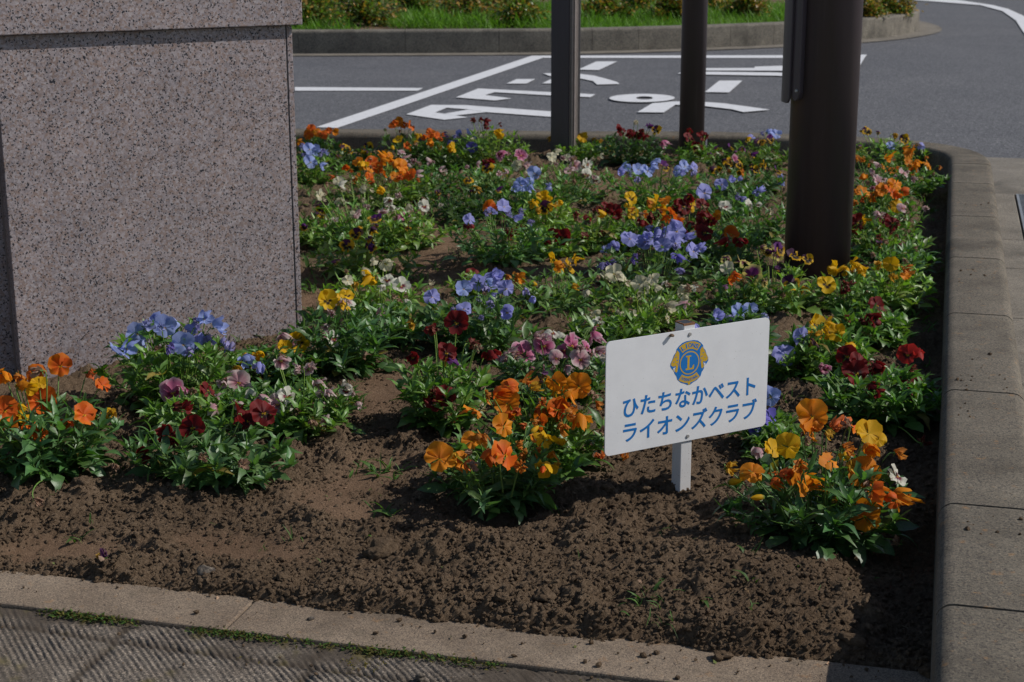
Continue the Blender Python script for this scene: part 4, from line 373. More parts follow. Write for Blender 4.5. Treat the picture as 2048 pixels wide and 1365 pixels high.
(0.902, 5.848, 0.148, False, 'purple and yellow pansy at the back kerb between slim round post and thick pole', [('k', '', 0.859, 5.895, 0.182, 0.035), ('u', '', 0.872, 5.796, 0.179, 0.041), ('k', '', 0.906, 5.859, 0.176, 0.041), ('u', '!', 0.945, 5.895, 0.18, 0.036), ('b', '!', 0.971, 5.93, 0.194, 0.048), ('l', '~', 0.92, 5.952, 0.191, 0.036), ('u', '', 0.791, 5.818, 0.161, 0.032), ('u', '~', 0.815, 5.768, 0.159, 0.034), ('u', '', 0.854, 5.738, 0.145, 0.034), ('u', '~', 0.831, 5.779, 0.165, 0.036), ('k', '~', 0.904, 5.862, 0.174, 0.034), ('u', '~', 0.934, 5.907, 0.163, 0.023), ('b', '~', 0.94, 5.937, 0.199, 0.034), ('l', '', 0.884, 5.935, 0.184, 0.031), ('u', '~', 0.799, 5.794, 0.148, 0.026)], True),
(0.753, 5.29, 0.159, False, 'yellow pansy with purple black faces behind the lilac one, left of the thick pole', [('k', '!', 0.728, 5.382, 0.171, 0.037), ('m', '', 0.756, 5.401, 0.173, 0.047), ('k', '!', 0.75, 5.293, 0.177, 0.034), ('k', '', 0.7, 5.356, 0.18, 0.032), ('k', '', 0.641, 5.186, 0.172, 0.037), ('k', '!', 0.807, 5.298, 0.157, 0.037), ('k', '', 0.834, 5.307, 0.174, 0.035), ('u', '', 0.869, 5.245, 0.163, 0.038), ('o', '~', 0.752, 5.267, 0.155, 0.043), ('b', '', 0.88, 5.245, 0.144, 0.037), ('k', '~', 0.697, 5.357, 0.152, 0.025), ('k', '', 0.75, 5.269, 0.154, 0.024), ('k', '~', 0.712, 5.369, 0.169, 0.026), ('k', '~', 0.783, 5.293, 0.171, 0.028), ('k', '', 0.821, 5.33, 0.169, 0.023), ('o', '~', 0.714, 5.289, 0.152, 0.032), ('b', '', 0.883, 5.266, 0.121, 0.03)], False),
(1.377, 5.901, 0.163, False, 'purple and yellow pansy at the far corner, right of the thick pole', [('k', '!', 1.306, 5.935, 0.205, 0.039), ('u', '~', 1.34, 5.911, 0.201, 0.03), ('k', '', 1.406, 5.948, 0.187, 0.039), ('k', '!', 1.426, 5.855, 0.184, 0.045), ('b', '!', 1.37, 5.817, 0.166, 0.045), ('l', '', 1.486, 5.842, 0.163, 0.036), ('u', '', 1.246, 5.804, 0.164, 0.041), ('k', '', 1.293, 5.944, 0.203, 0.027), ('k', '', 1.413, 5.942, 0.182, 0.031), ('k', '~', 1.466, 5.849, 0.167, 0.034)], False),
(1.298, 5.286, 0.159, False, 'orange pansy in the far right corner beside the curved kerb', [('o', '!', 1.327, 5.375, 0.198, 0.043), ('o', '!', 1.316, 5.322, 0.174, 0.045), ('o', '', 1.318, 5.231, 0.189, 0.037), ('o', '', 1.235, 5.304, 0.191, 0.039), ('o', '~', 1.267, 5.385, 0.18, 0.036), ('o', '~', 1.235, 5.265, 0.163, 0.045), ('o', '', 1.373, 5.284, 0.176, 0.043), ('O', '~', 1.311, 5.269, 0.156, 0.038), ('n', '~', 1.382, 5.274, 0.151, 0.032), ('n', '~', 1.298, 5.225, 0.106, 0.034), ('o', '', 1.337, 5.383, 0.215, 0.032), ('o', '', 1.315, 5.413, 0.21, 0.035), ('o', '~', 1.331, 5.314, 0.182, 0.037), ('o', '', 1.33, 5.296, 0.172, 0.035), ('o', '', 1.36, 5.273, 0.199, 0.028), ('o', '~', 1.325, 5.254, 0.177, 0.028), ('n', '~', 1.19, 5.33, 0.179, 0.031), ('n', '~', 1.269, 5.381, 0.181, 0.029), ('o', '~', 1.265, 5.282, 0.163, 0.038), ('o', '', 1.229, 5.303, 0.162, 0.031), ('o', '', 1.397, 5.25, 0.174, 0.027), ('O', '', 1.284, 5.264, 0.13, 0.027)], False),
(1.167, 5.065, 0.141, False, 'pale faded pink pansy right of the upper part of the thick pole', [('p', '', 1.121, 5.001, 0.185, 0.033), ('p', '!', 1.135, 4.968, 0.172, 0.041), ('p', '', 1.222, 5.001, 0.192, 0.035), ('p', '~', 1.235, 4.931, 0.184, 0.04), ('p', '~', 1.153, 5.048, 0.208, 0.035), ('o', '', 1.085, 5.072, 0.225, 0.042), ('o', '~', 1.114, 5.116, 0.215, 0.037), ('p', '', 1.151, 4.964, 0.179, 0.022), ('p', '~', 1.138, 5.02, 0.168, 0.022), ('n', '~', 1.101, 4.974, 0.167, 0.03), ('p', '~', 1.163, 4.993, 0.161, 0.029), ('p', '~', 1.191, 4.991, 0.185, 0.022), ('p', '', 1.225, 4.981, 0.2, 0.024), ('p', '', 1.139, 5.045, 0.187, 0.031), ('p', '~', 1.15, 5.031, 0.212, 0.023), ('o', '', 1.099, 5.012, 0.185, 0.033), ('o', '~', 1.128, 5.094, 0.205, 0.024), ('o', '~', 1.103, 5.139, 0.222, 0.032)], False),
(1.073, 4.672, 0.152, False, 'orange pansy right of the middle of the thick pole', [('o', '!', 1.04, 4.727, 0.176, 0.049), ('o', '', 1.005, 4.675, 0.184, 0.037), ('o', '!', 1.082, 4.667, 0.192, 0.047), ('o', '!', 1.124, 4.699, 0.204, 0.052), ('O', '', 1.095, 4.602, 0.197, 0.039), ('O', '', 1.146, 4.7, 0.18, 0.046), ('o', '~', 0.98, 4.55, 0.178, 0.038), ('O', '', 1.053, 4.682, 0.167, 0.042), ('Y', '!', 1.099, 4.554, 0.164, 0.042), ('Y', '~', 1.071, 4.528, 0.172, 0.036), ('m', '~', 1.084, 4.778, 0.182, 0.04), ('o', '~', 1.06, 4.757, 0.156, 0.042), ('n', '~', 1.051, 4.754, 0.171, 0.039), ('o', '~', 1.006, 4.703, 0.18, 0.024), ('n', '', 1.091, 4.681, 0.206, 0.04), ('o', '~', 1.059, 4.669, 0.181, 0.039), ('o', '', 1.099, 4.682, 0.208, 0.038), ('O', '', 1.089, 4.633, 0.204, 0.034), ('O', '', 1.102, 4.574, 0.196, 0.032), ('n', '', 1.167, 4.749, 0.184, 0.03), ('O', '~', 1.037, 4.687, 0.172, 0.032), ('O', '~', 1.019, 4.66, 0.164, 0.036), ('m', '', 1.12, 4.757, 0.174, 0.028), ('m', '', 1.072, 4.756, 0.186, 0.034)], False),
(1.006, 4.301, 0.131, False, 'dark red pansy below the orange one, right of the thick pole', [('r', '!', 0.94, 4.326, 0.161, 0.05), ('Y', '~', 0.951, 4.315, 0.169, 0.034), ('r', '!', 1.021, 4.352, 0.162, 0.042), ('r', '', 1.017, 4.253, 0.173, 0.041), ('p', '~', 1.0, 4.325, 0.181, 0.039), ('r', '~', 0.973, 4.21, 0.14, 0.035), ('p', '~', 1.13, 4.35, 0.198, 0.04), ('r', '~', 0.91, 4.344, 0.151, 0.031), ('r', '', 0.923, 4.293, 0.143, 0.04), ('r', '', 1.033, 4.327, 0.148, 0.034), ('r', '~', 1.007, 4.23, 0.154, 0.033), ('r', '~', 1.021, 4.23, 0.175, 0.031), ('p', '~', 0.993, 4.316, 0.191, 0.033), ('r', '~', 1.023, 4.202, 0.124, 0.031), ('r', '~', 1.016, 4.2, 0.151, 0.025), ('p', '', 1.071, 4.369, 0.193, 0.033)], False),
(0.999, 4.065, 0.114, False, 'leafy pansy with almost no blooms by the long kerb, right of the thick pole', [('n', '~', 1.036, 4.081, 0.139, 0.033), ('u', '~', 0.952, 4.108, 0.147, 0.037), ('n', '~', 0.908, 3.992, 0.144, 0.03), ('n', '~', 0.956, 4.073, 0.158, 0.029)], False)]

# ------------------------------------------------------------------ the ground
def sheet(name, pts, z, mat, **kw):
    me = mesh(name, [(x, y, z) for x, y in pts], [tuple(range(len(pts)))], [mat], smooth=False)
    return obj(name, me, kind='structure', **kw)
road = sheet('road', [(-60, -40), (70, -40), (70, 130), (-60, 130)], 0.0, M_asphalt)
zi = 0.004
for poly in MARKINGS:
    a = sum(poly[i][0]*poly[(i+1) % len(poly)][1]-poly[(i+1) % len(poly)][0]*poly[i][1] for i in range(len(poly)))
    if a < 0: poly = poly[::-1]
    obj('road_marking', mesh('road_marking', [(x, y, zi) for x, y in poly], [tuple(range(len(poly)))], [M_paint], smooth=False), road)
    zi += 0.0003
n = len(RING[0])
obj('road_marking', mesh('road_marking', [(x, y, zi) for x, y in RING[0]+RING[1]], [(i, (i+1) % n, n+(i+1) % n, n+i)[::-1] for i in range(n)], [M_paint], smooth=False), road)

# concrete gutter beside the long kerb, with an inlet grate
gut = obj('gutter', None, kind='structure')
def slab(u0, u1, v0, v1, z1, th, mat, bevel=.004):
    pts = [xy(u0, v0), xy(u1, v0), xy(u1, v1), xy(u0, v1)]
    return MB().prism(pts, z1-th, z1).build('slab', mat, bevel)
vj = [1.0, 1.6, 2.2, 2.8, 3.4, 4.0, 4.6, 5.03]
for a, b_ in zip(vj[:-1], vj[1:]): obj('gutter_slab', slab(.172, .62, a+.002, b_-.002, .02, .1, M_gutter), gut)
obj('gutter_slab', slab(.172, .258, 5.032, 5.90, .02, .1, M_gutter), gut)
obj('gutter_slab', slab(.47, .62, 5.032, 5.90, .02, .1, M_gutter), gut)
obj('gutter_slab', slab(.172, .62, 5.904, 6.84, .017, .1, M_gutter), gut)
gr = obj('drain_grate', None, label='galvanised drain grate set in the concrete gutter beside the long kerb', cat='drain grate', loc=(*xy(.364, 5.466), .0))
Mz = Matrix.Rotation(-AZ, 4, 'Z')
fr = MB()
for a in ((-.10, -.092, -.43, .43), (.092, .10, -.43, .43), (-.0915, .0915, -.43, -.42), (-.0915, .0915, .42, .43)): fr.box(a[0], a[1], a[2], a[3], -.02, .021, Mz)
obj('frame', fr.build('frame', M_steel), gr)
for k in range(40):
    y0 = -.415+k*.0211
    obj('bar', MB().box(-.0915, .0915, y0, y0+.006, -.02, .019, Mz).build('bar', M_steel), gr)

# paving with fine diagonal ribs, in front of the bed
pav_n = np.array([math.cos(math.radians(152)), -math.sin(math.radians(152))]); pav_d = np.array([math.sin(math.radians(152)), math.cos(math.radians(152))])
pu = np.arange(-2.3, 0.25, .00125); pv = np.arange(-2.9, -.6, .011)
A_, B_ = np.meshgrid(pu, pv, indexing='ij')
X = pav_n[0]*A_ + pav_d[0]*B_; Y = pav_n[1]*A_ + pav_d[1]*B_
U, V = uvof(X, Y)
keep = (V < 1.885) & (V > 1.5) & (U > -1.75) & (U < .04)
rib = .5+.5*np.sin(A_*2*PI/.0083 + .06*vnoise(X, Y, 14, 3))
rib = np.clip(rib*1.5-.2, 0, 1)
dirt = np.clip((vnoise(X, Y, 9, 5)+vnoise(X, Y, 28, 6)*.6+vnoise(X, Y, 70, 16)*.35)*1.9 - .22 + 1.5*np.exp(-((V-1.862)/.022)**2) + .9*np.exp(-((V-1.825)/.018)**2)*(vnoise(X, Y, 7, 18) > -.12)*(U > -1.0), 0, 1)
jv = np.abs(V-1.815-.012*np.sin(U*3)); ju = np.minimum(np.abs((U+1.04) % .287), np.abs(.287-(U+1.04) % .287))
ju = np.where(V > 1.815, np.abs(((U+.9) % .287)-.14), ju)
joint = np.exp(-(np.minimum(jv, ju)/.0062)**2)
Z = .0125 + (.0019)*rib*(1-dirt*.92)*np.clip(.85+.9*vnoise(X, Y, 11, 10), .2, 1.3) + .0016*vnoise(X, Y, 260, 8) + .0012*vnoise(X, Y, 560, 9) - .0036*joint*(1-dirt) + .0012*dirt
nI, nJ = A_.shape
idx = np.arange(nI*nJ).reshape(nI, nJ)
q = np.stack([idx[:-1, :-1], idx[:-1, 1:], idx[1:, 1:], idx[1:, :-1]], -1).reshape(-1, 4)
kq = keep[:-1, :-1].ravel() & keep[1:, 1:].ravel()
q = q[kq]; used = np.unique(q); remap = np.zeros(nI*nJ, np.int64); remap[used] = np.arange(len(used)); q = remap[q]
P = np.stack([X.ravel(), Y.ravel(), Z.ravel()], 1)[used]
m, nn, ll, bb = newmat('ribbed_paver')
at = nn.new('ShaderNodeVertexColor'); at.layer_name = 'Col'; sp = nn.new('ShaderNodeSeparateColor'); ll.new(at.outputs[0], sp.inputs[0])
co = coords(nn); f1 = noise(nn, ll, co, 18, 6); r1 = ramp(nn, [(.3, (.115, .092, .072)), (.7, (.190, .160, .130))]); ll.new(f1, r1.inputs[0])
vv = nn.new('ShaderNodeTexVoronoi'); vv.inputs['Scale'].default_value = 480; ll.new(co, vv.inputs['Vector']); s2 = nn.new('ShaderNodeSeparateColor'); ll.new(vv.outputs['Color'], s2.inputs[0])
g2 = ramp(nn, [(0, (.30, .30, .33)), (.4, (.85, .85, .85)), (.85, (1.2, 1.18, 1.15)), (1, (2.4, 2.35, 2.3))]); ll.new(s2.outputs[0], g2.inputs[0])
x = mix(nn, ll, 1.0, r1.outputs[0], g2.outputs[0], 'MULTIPLY')
x = mix(nn, ll, sp.outputs[0], x, (.055, .040, .027)); x = mix(nn, ll, sp.outputs[1], x, (.12, .095, .022))
ll.new(x, bb.inputs['Base Color']); bb.inputs['Roughness'].default_value = .95; bump(nn, ll, bb, noise(nn, ll, co, 500, 5, .7), .5, .002)
mossy = np.clip((vnoise(X, Y, 26, 15)+vnoise(X, Y, 90, 25)*.5)*3-.7, 0, 1)*np.clip(dirt*1.4+joint, 0, 1)*.9
cols = np.stack([np.clip(dirt*.85+joint*1.0, 0, 1), mossy, 0*dirt], -1).reshape(-1, 3)[used]
obj('paving', mesh('paving', P, q, [m], cols), kind='structure')
sheet('pavement', [xy(-6, -2), xy(.17, -2), xy(.17, 1.88), xy(-6, 1.88)], .0075, M_pave)

# flat concrete border between paving and soil
bor = obj('border', None, kind='structure')
bj = [-3.2, -2.6, -2.0, -1.5, -.908, .0345]
for a, b_ in zip(bj[:-1], bj[1:]):
    obj('border_slab', slab(a+.0012, b_-.0012, 1.872, 1.983, .02+random.uniform(-.0012, .0012), .12, M_border, .003), bor)

# ------------------------------------------------------------------ kerbs
def kerb_profile(w, h, r, zb, n=5):
    """closed cross-section: x across (0 = bed side .. w = road side), z up"""
    p = [(0, zb), (0, h-r)]
    p += [(r-r*math.cos(t), h-r+r*math.sin(t)) for t in np.linspace(0, PI/2, n+1)[1:]]
    p += [(w-r+r*math.sin(t), h-r+r*math.cos(t)) for t in np.linspace(0, PI/2, n+1)]
    p += [(w, zb)]
    return p
def sweep(name, path, prof, mat, parent, gap=.0025):
    """one kerb stone along a polyline of (x,y); its profile lies to the right of the walking direction"""
    path = [np.array(p, float) for p in path]
    d0 = path[1]-path[0]; d0 /= np.linalg.norm(d0); d1 = path[-1]-path[-2]; d1 /= np.linalg.norm(d1)
    path[0] = path[0]+d0*gap; path[-1] = path[-1]-d1*gap
    vs = []
    for i, p in enumerate(path):
        a = path[max(i-1, 0)]; b = path[min(i+1, len(path)-1)]
        d = (b-a)/np.linalg.norm(b-a); nr = np.array([d[1], -d[0]])
        vs += [(p[0]+nr[0]*x, p[1]+nr[1]*x, z) for x, z in prof]
    k = len(prof); fs = []
    for i in range(len(path)-1):
        for j in range(k): fs.append((i*k+j, (i+1)*k+j, (i+1)*k+(j+1) % k, i*k+(j+1) % k))
    fs.append(tuple(range(k))); fs.append(tuple(range((len(path)-1)*k, len(path)*k))[::-1])
    me = mesh(name, vs, fs, [mat], smooth=True)
    import bmesh
    bm = bmesh.new(); bm.from_mesh(me); bmesh.ops.recalc_face_normals(bm, faces=bm.faces)
    for e in bm.edges:
        if e.calc_face_angle(0) > .9: e.smooth = False
    bm.to_mesh(me); bm.free()
    return obj(name, me, parent)
def cr(pts, n=6):
    """smooth curve through points"""
    P_ = [np.array(p, float) for p in pts]; P_ = [2*P_[0]-P_[1]]+P_+[2*P_[-1]-P_[-2]]
    out = []
    for i in range(1, len(P_)-2):
        for t in np.linspace(0, 1, n, endpoint=False):
            a, b, c, d = P_[i-1:i+3]
            out.append(.5*((2*b)+(c-a)*t+(2*a-5*b+4*c-d)*t*t+(3*b-a-3*c+d)*t**3))
    return out+[P_[-2]]
kb = obj('kerb', None, kind='structure')
prof = kerb_profile(.142, .15, .022, -.25)
KU = .029
cuts = [.9, 1.5, 1.905, 2.27, 2.867, 3.465, 4.07, 4.665, 5.27, 5.70]
for a, b_ in zip(cuts[:-1], cuts[1:]):
    sweep('kerb_stone', [xy(KU, a), xy(KU, (a+b_)/2), xy(KU, b_)], prof, M_kerb, kb, .0031)
# rounded corner and the back run (inner line in bed coordinates)
corner = cr([(KU, 5.70), (.022, 5.88), (-.02, 6.02), (-.11, 6.125), (-.26, 6.19), (-.5, 6.222), (-.88, 6.222)], 6)
c1 = [p for p in corner]
h_ = len(c1)//2
sweep('kerb_stone', [xy(*p) for p in c1[:h_+1]], prof, M_kerb, kb, .0031)
sweep('kerb_stone', [xy(*p) for p in c1[h_:]], prof, M_kerb, kb, .0031)
back = [(-.88, 6.222), (-1.454, 6.085), (-2.05, 5.995), (-2.65, 5.88), (-3.25, 5.76), (-3.85, 5.64)]
for a, b_ in zip(back[:-1], back[1:]):
    sweep('kerb_stone', [xy(*a), xy((a[0]+b_[0])/2, (a[1]+b_[1])/2), xy(*b_)], prof, M_kerb, kb, .0031)

# traffic island across the road
isl = obj('island_kerb', None, kind='structure')
ipts = [(-4.6, 11.98), (-3.0, 11.99), (-1.56, 12.0), (-.09, 12.05), (.6, 12.16), (1.31, 12.40), (2.04, 12.75), (2.7, 13.17), (3.2, 13.72), (3.58, 14.45), (3.72, 15.4), (3.60, 16.6), (3.2, 18.2), (2.6, 20)]
ic = cr(ipts, 8)
# profile lies right of walking direction = road side when walking from the far end back
icr = ic[::-1]
iprof = kerb_profile(.15, .172, .02, -.2)
iprof_s = [(x-.15, z) for x, z in iprof][::1]
step = 8
k0 = len(icr)-1
for i in range(0, len(icr)-1, 4):
    seg = icr[i:i+5]
    if len(seg) < 2: continue
    sweep('kerb_stone', seg, iprof, M_island, isl, .0014)
# gutter apron round the island
n_ = len(icr); inn = [p for p in icr]; out = []
for i, p in enumerate(icr):
    a = icr[max(i-1, 0)]; b = icr[min(i+1, n_-1)]; d = (b-a)/np.linalg.norm(b-a); out.append(p+np.array([-d[1], d[0]])*-.34)
wid = [0.16 if p[0] > 0 else .16 for p in icr]
def off(p_list, dist):
    r_ = []
    for i, p in enumerate(p_list):
        a = p_list[max(i-1, 0)]; b = p_list[min(i+1, len(p_list)-1)]; d = (b-a)/np.linalg.norm(b-a)
        r_.append(p+np.array([-d[1], d[0]])*dist)
    return r_
SGN = 1
test = off(icr, .1)
if np.dot(test[len(test)//3]-icr[len(test)//3], np.array([1, -1.])) < 0: SGN = -1
e0 = off(icr, -SGN*.05); e1 = off(icr, SGN*.20)
vs = [(p[0], p[1], .006) for p in e0]+[(p[0], p[1], .006) for p in e1]
obj('island_gutter', mesh('island_gutter', vs, [(i, i+1, n_+i+1, n_+i) for i in range(n_-1)], [M_gutter], smooth=False), kind='structure')

# ------------------------------------------------------------------ soil of the bed
PATHS = TROD     # trodden pale spots: (u, v, ru, rv)
MON_C = np.array([-0.474, 3.548]); MON_D = np.array([math.sin(math.radians(60)), math.cos(math.radians(60))])  # monument right front corner, front line heading
def broad(U, V):
    z = .028 + .0125*(V-2.0)
    z = z + .018*vnoise(U, V, 3.1, 21) + .010*vnoise(U, V, 7.3, 22)
    z = z + .020*np.exp(-((V-2.2)/.13)**2)*np.clip((U+1.0)/.35, 0, 1)*np.clip((-.03-U)/.1, 0, 1)   # heaped along the border
    z = z - .030*np.exp(-(((U+.66)/.07)**2+((V-2.345)/.045)**2))                                      # pit left of the centre plant
    z = z - .022*np.exp(-(((U+.95)/.09)**2+((V-3.25)/.10)**2))                                       # pit in the path
    z = z - .014*np.exp(-((U+.005)/.05)**2)                                                        # trench along the kerb
    return z
def gridlines():
    v = [1.925]
    while v[-1] < 6.36: v.append(v[-1] + .0024*(max(v[-1], 2.0)/2.0)**1.6)
    return np.array(v)
gv = gridlines()
gu = np.arange(-2.75, .075, .0030); du = gu[1]-gu[0]
U, V = np.meshgrid(gu, gv, indexing='ij')
trod = np.zeros_like(U)
for a, b_, ra, rb in PATHS: trod = np.maximum(trod, np.exp(-(((U-a)/ra)**2+((V-b_)/rb)**2)**1.5))
trod = np.clip(trod*1.5+vnoise(U, V, 22, 33)*.6*(trod > .1), 0, 1)
def trod_at(a, b_):
    t = 0
    for pa, pb, ra, rb in PATHS: t = max(t, math.exp(-(((a-pa)/ra)**2+((b_-pb)/rb)**2)**1.5))
    return t
def cells(x, y, size, seed, keep=.6):
    """irregular lumps: each cell holds one lump of random reach and height"""
    x = x/size; y = y/size; ix = np.floor(x); iy = np.floor(y); best = np.zeros_like(x)
    for dx in (-1, 0, 1):
        for dy in (-1, 0, 1):
            jx = ix+dx; jy = iy+dy
            px_ = jx+hsh(jx, jy, seed); py_ = jy+hsh(jx, jy, seed+1); h_ = hsh(jx, jy, seed+2)
            r_ = .45+.65*hsh(jx, jy, seed+3); d = np.sqrt((x-px_)**2+(y-py_)**2)
            e = np.clip(1-(d/r_)**1.6, 0, None)*np.where(h_ < keep, h_/keep, 0)
            best = np.maximum(best, e)
    return best
Z = broad(U, V)
rough = 1-.88*trod
wx = U+.009*vnoise(U, V, 70, 51)+.005*vnoise(U, V, 170, 52)+.0025*vnoise(U, V, 330, 57); wy = V+.009*vnoise(U, V, 70, 53)+.005*vnoise(U, V, 170, 54)+.0025*vnoise(U, V, 330, 58)
loose = np.clip(.55+1.3*vnoise(U, V, 6, 55), .15, 1.1)
Z += rough*(.017*vnoise(U, V, 15, 41)+.011*vnoise(U, V, 34, 42))
Z += rough*loose*(.030*cells(wx, wy, .046, 200, .30)+.0085*cells(wx, wy, .019, 210, .6)+.0085*cells(wx, wy, .0100, 220, .8))
Z += (.25+.75*rough)*(.0060*cells(wx, wy, .0064, 230, .9)+.0040*vnoise(U, V, 330, 44))
Z += .004*vnoise(U, V, 25, 49)*trod - .005*trod
# falls below the border's edge raggedly
edge = np.clip((V-1.962-.016*vnoise(U, V, 14, 61)-.012*vnoise(U, V, 45, 62))/.035, 0, 1)
Z = .006 + (Z-.006)*edge
SOILZ = Z
def soil_z(x, y):
    u, v = uvof(x, y)
    i = int(np.clip((u-gu[0])/du, 0, len(gu)-1)); j = int(np.clip(np.searchsorted(gv, v), 0, len(gv)-1))
    return float(SOILZ[i, j])
def ground_z(x, y):
    u, v = uvof(x, y); return float(broad(np.array([u]), np.array([v]))[0])
X = NV[0]*U+KV[0]*V; Y = NV[1]*U+KV[1]*V
bx = np.array([p[0] for p in back][::-1]); by = np.array([p[1] for p in back][::-1])
vmax = np.interp(U, np.concatenate([bx, [-.5, -.26, -.11, -.02, KU, .08]]), np.concatenate([by, [6.222, 6.19, 6.125, 6.02, 5.9, 5.8]]))+.06
mu = (X-MON_C[0])*MON_D[0]+(Y-MON_C[1])*MON_D[1]
keep = (V < vmax) & (U < KU+.02)
nI, nJ = U.shape; idx = np.arange(nI*nJ).reshape(nI, nJ)
q = np.stack([idx[:-1, :-1], idx[1:, :-1], idx[1:, 1:], idx[:-1, 1:]], -1).reshape(-1, 4)
q = q[keep[:-1, :-1].ravel() & keep[1:, 1:].ravel()]
used = np.unique(q); remap = np.zeros(nI*nJ, np.int64); remap[used] = np.arange(len(used)); q = remap[q]
P = np.stack([X.ravel(), Y.ravel(), Z.ravel()], 1)[used]
cols = np.stack([trod.ravel(), 0*trod.ravel(), 0*trod.ravel()], 1)[used]
obj('soil', mesh('soil', P, q, [M_soil], cols), kind='structure')

def blob(r, seed, sub=2, flat=.8, rgh=.05):
    import bmesh
    bm = bmesh.new(); bmesh.ops.create_icosphere(bm, subdivisions=sub, radius=1)
    rs = np.random.default_rng(seed); fr = rs.normal(size=(9, 3))*np.array([1.7]*5+[4.5]*4)[:, None]; ph = rs.uniform(0, 6, 9); am = [.13]*5+[.05]*4
    vs = np.array([v.co[:] for v in bm.verts]); fs = np.array([[v.index for v in f.verts] for f in bm.faces]); bm.free()
    d = sum(np.sin(vs@fr[i]+ph[i])*am[i] for i in range(9)) + rs.normal(size=len(vs))*rgh
    vs = vs*(1+d)[:, None]*np.array([1, rs.uniform(.7, 1), flat*rs.uniform(.7, 1)])
    return vs*r, fs
def scatter_blobs(pts, radii, temps):
    V_, F_, nv = [], [], 0
    for (x, y, z), r_ in zip(pts, radii):
        vs, fs = temps[rng.integers(len(temps))]
        a = rng.uniform(0, 6.28); c, s = math.cos(a), math.sin(a)
        vv_ = vs*r_; vv_ = np.stack([vv_[:, 0]*c-vv_[:, 1]*s+x, vv_[:, 0]*s+vv_[:, 1]*c+y, vv_[:, 2]+z], 1)
        V_.append(vv_); F_.append(fs+nv); nv += len(vs)
    return np.concatenate(V_), np.concatenate(F_)
temps1 = [blob(1, s, 1, .85, .17) for s in range(24)]
pts, rad = [], []
while len(pts) < 52000:
    u = rng.uniform(-1.6, .025); v = 1.965+1.45*rng.random()**1.35
    if rng.random() < trod_at(u, v)*.96: continue
    x, y = xy(u, v); r_ = .0013+.0040*rng.random()**2.6
    pts.append((x, y, soil_z(x, y)+r_*.12)); rad.append(r_)
for k in range(210):                                      # spilled on border and paving
    u = rng.uniform(-1.45, .0); v = 1.985-.11*rng.random()**2.6
    if u < -.75 and rng.random() < .55: continue
    x, y = xy(u, v); r_ = .0012+.004*rng.random()**3
    pts.append((x, y, .021+r_*.4)); rad.append(r_)
for k in range(70):
    u = KU+.025+.09*rng.random(); v = rng.choice([2.95, 3.05, 2.80, 3.9, 2.2, 4.9])+rng.normal()*.05
    x, y = xy(u, v); r_ = .001+.003*rng.random()**3
    pts.append((x, y, .150+r_*.3)); rad.append(r_)
for k in range(160):
    u = rng.uniform(-1.45, .0); v = 1.87-.25*rng.random()
    x, y = xy(u, v); r_ = .001+.0022*rng.random()**2
    pts.append((x, y, .0165+r_*.4)); rad.append(r_)
vs, fs = scatter_blobs(pts, rad, temps1)
obj('soil_crumbs', mesh('soil_crumbs', vs, fs, [M_soil], smooth=False), kind='stuff', label='loose dark crumbs of soil strewn over the bed and its edge', cat='soil crumbs')
for k, (x, y, r_, mt, lab) in enumerate(STONES):
    vs, fs = blob(r_, 100+k, 4 if mt == 'c' else 3, .8, .045 if mt == 'c' else .012)
    z = soil_z(x, y) if uvof(x, y)[1] > 1.985 else (.02 if uvof(x, y)[1] > 1.872 else .0165)
    obj('stone' if mt == 's' else 'soil_clod', mesh('stone', vs, fs, [M_stone if mt == 's' else M_soil], smooth=True), loc=(x, y, z+r_*(.2 if mt == 's' and r_ > .01 else .25)), label=lab, cat='stone' if mt == 's' else 'soil clod',
        group='stones and clods lying by the bed edge')

# ------------------------------------------------------------------ granite monument
mon = obj('granite_monument', None, loc=(MON_C[0], MON_C[1], 0), label='square speckled pinkish granite monument base with projecting cap, standing in the flower bed', cat='monument')
mon.rotation_euler = (0, 0, math.radians(90-60))         # local +X along the front to the right end, front faces -Y
L = .6315; D = .63
def mpart(name, mb, mat, bev=.0015): return obj(name, mb.build(name, mat, bev), mon)
mpart('core', MB().box(-L-.55, -.02, .0635, D-.02, -.1, .74), M_joint_hole, 0)
mpart('front_panel', MB().box(-L, -.0155, 0, .0420, -.1, .7395), M_granite, .0012)
mpart('joint', MB().box(-.0150, -.0128, .0015, .05, -.1, .739), M_joint_hole, 0)
mpart('side_panel', MB().box(-.0125, 0, .0, D, -.1, .7395), M_granite, .0012)
mpart('recessed_panel', MB().box(-L-.55, -L+.04, .0435, .0630, -.1, .7395), M_granite, .0008)
mpart('edge_strip', MB().box(-L-.0022, -L-.0004, .0365, .0430, -.1, .739), M_trim, 0)
mpart('back_panel', MB().box(-L-.55, -.013, D-.019, D, -.1, .7395), M_granite, .0012)
cp = MB().box(-L-.57, .0185, -.0165, D+.018, .741, .90); cp.box(-L-.5, -.05, .06, D-.05, .9005, 1.02)
mpart('cap', cp, M_granite, .0022)

# ------------------------------------------------------------------ posts
def thing(name, loc, label, cat, rz=0, group=None):
    o = obj(name, None, loc=loc, label=label, cat=cat, group=group); o.rotation_euler = (0, 0, rz); return o
pb = thing('lamp_post', (BIGPOLE[0], BIGPOLE[1], 0), 'thick dark brown round steel post standing among the flowers, with a hatch cover', 'post', group='dark brown posts in the bed')
obj('shaft', MB().cyl(.0855, .0845, -.1, 3.6, 64).build('shaft', M_pole, 0, True), pb)
obj('top_cap', MB().cyl(.088, .07, 3.6005, 3.63, 48).build('top_cap', M_pole), pb)
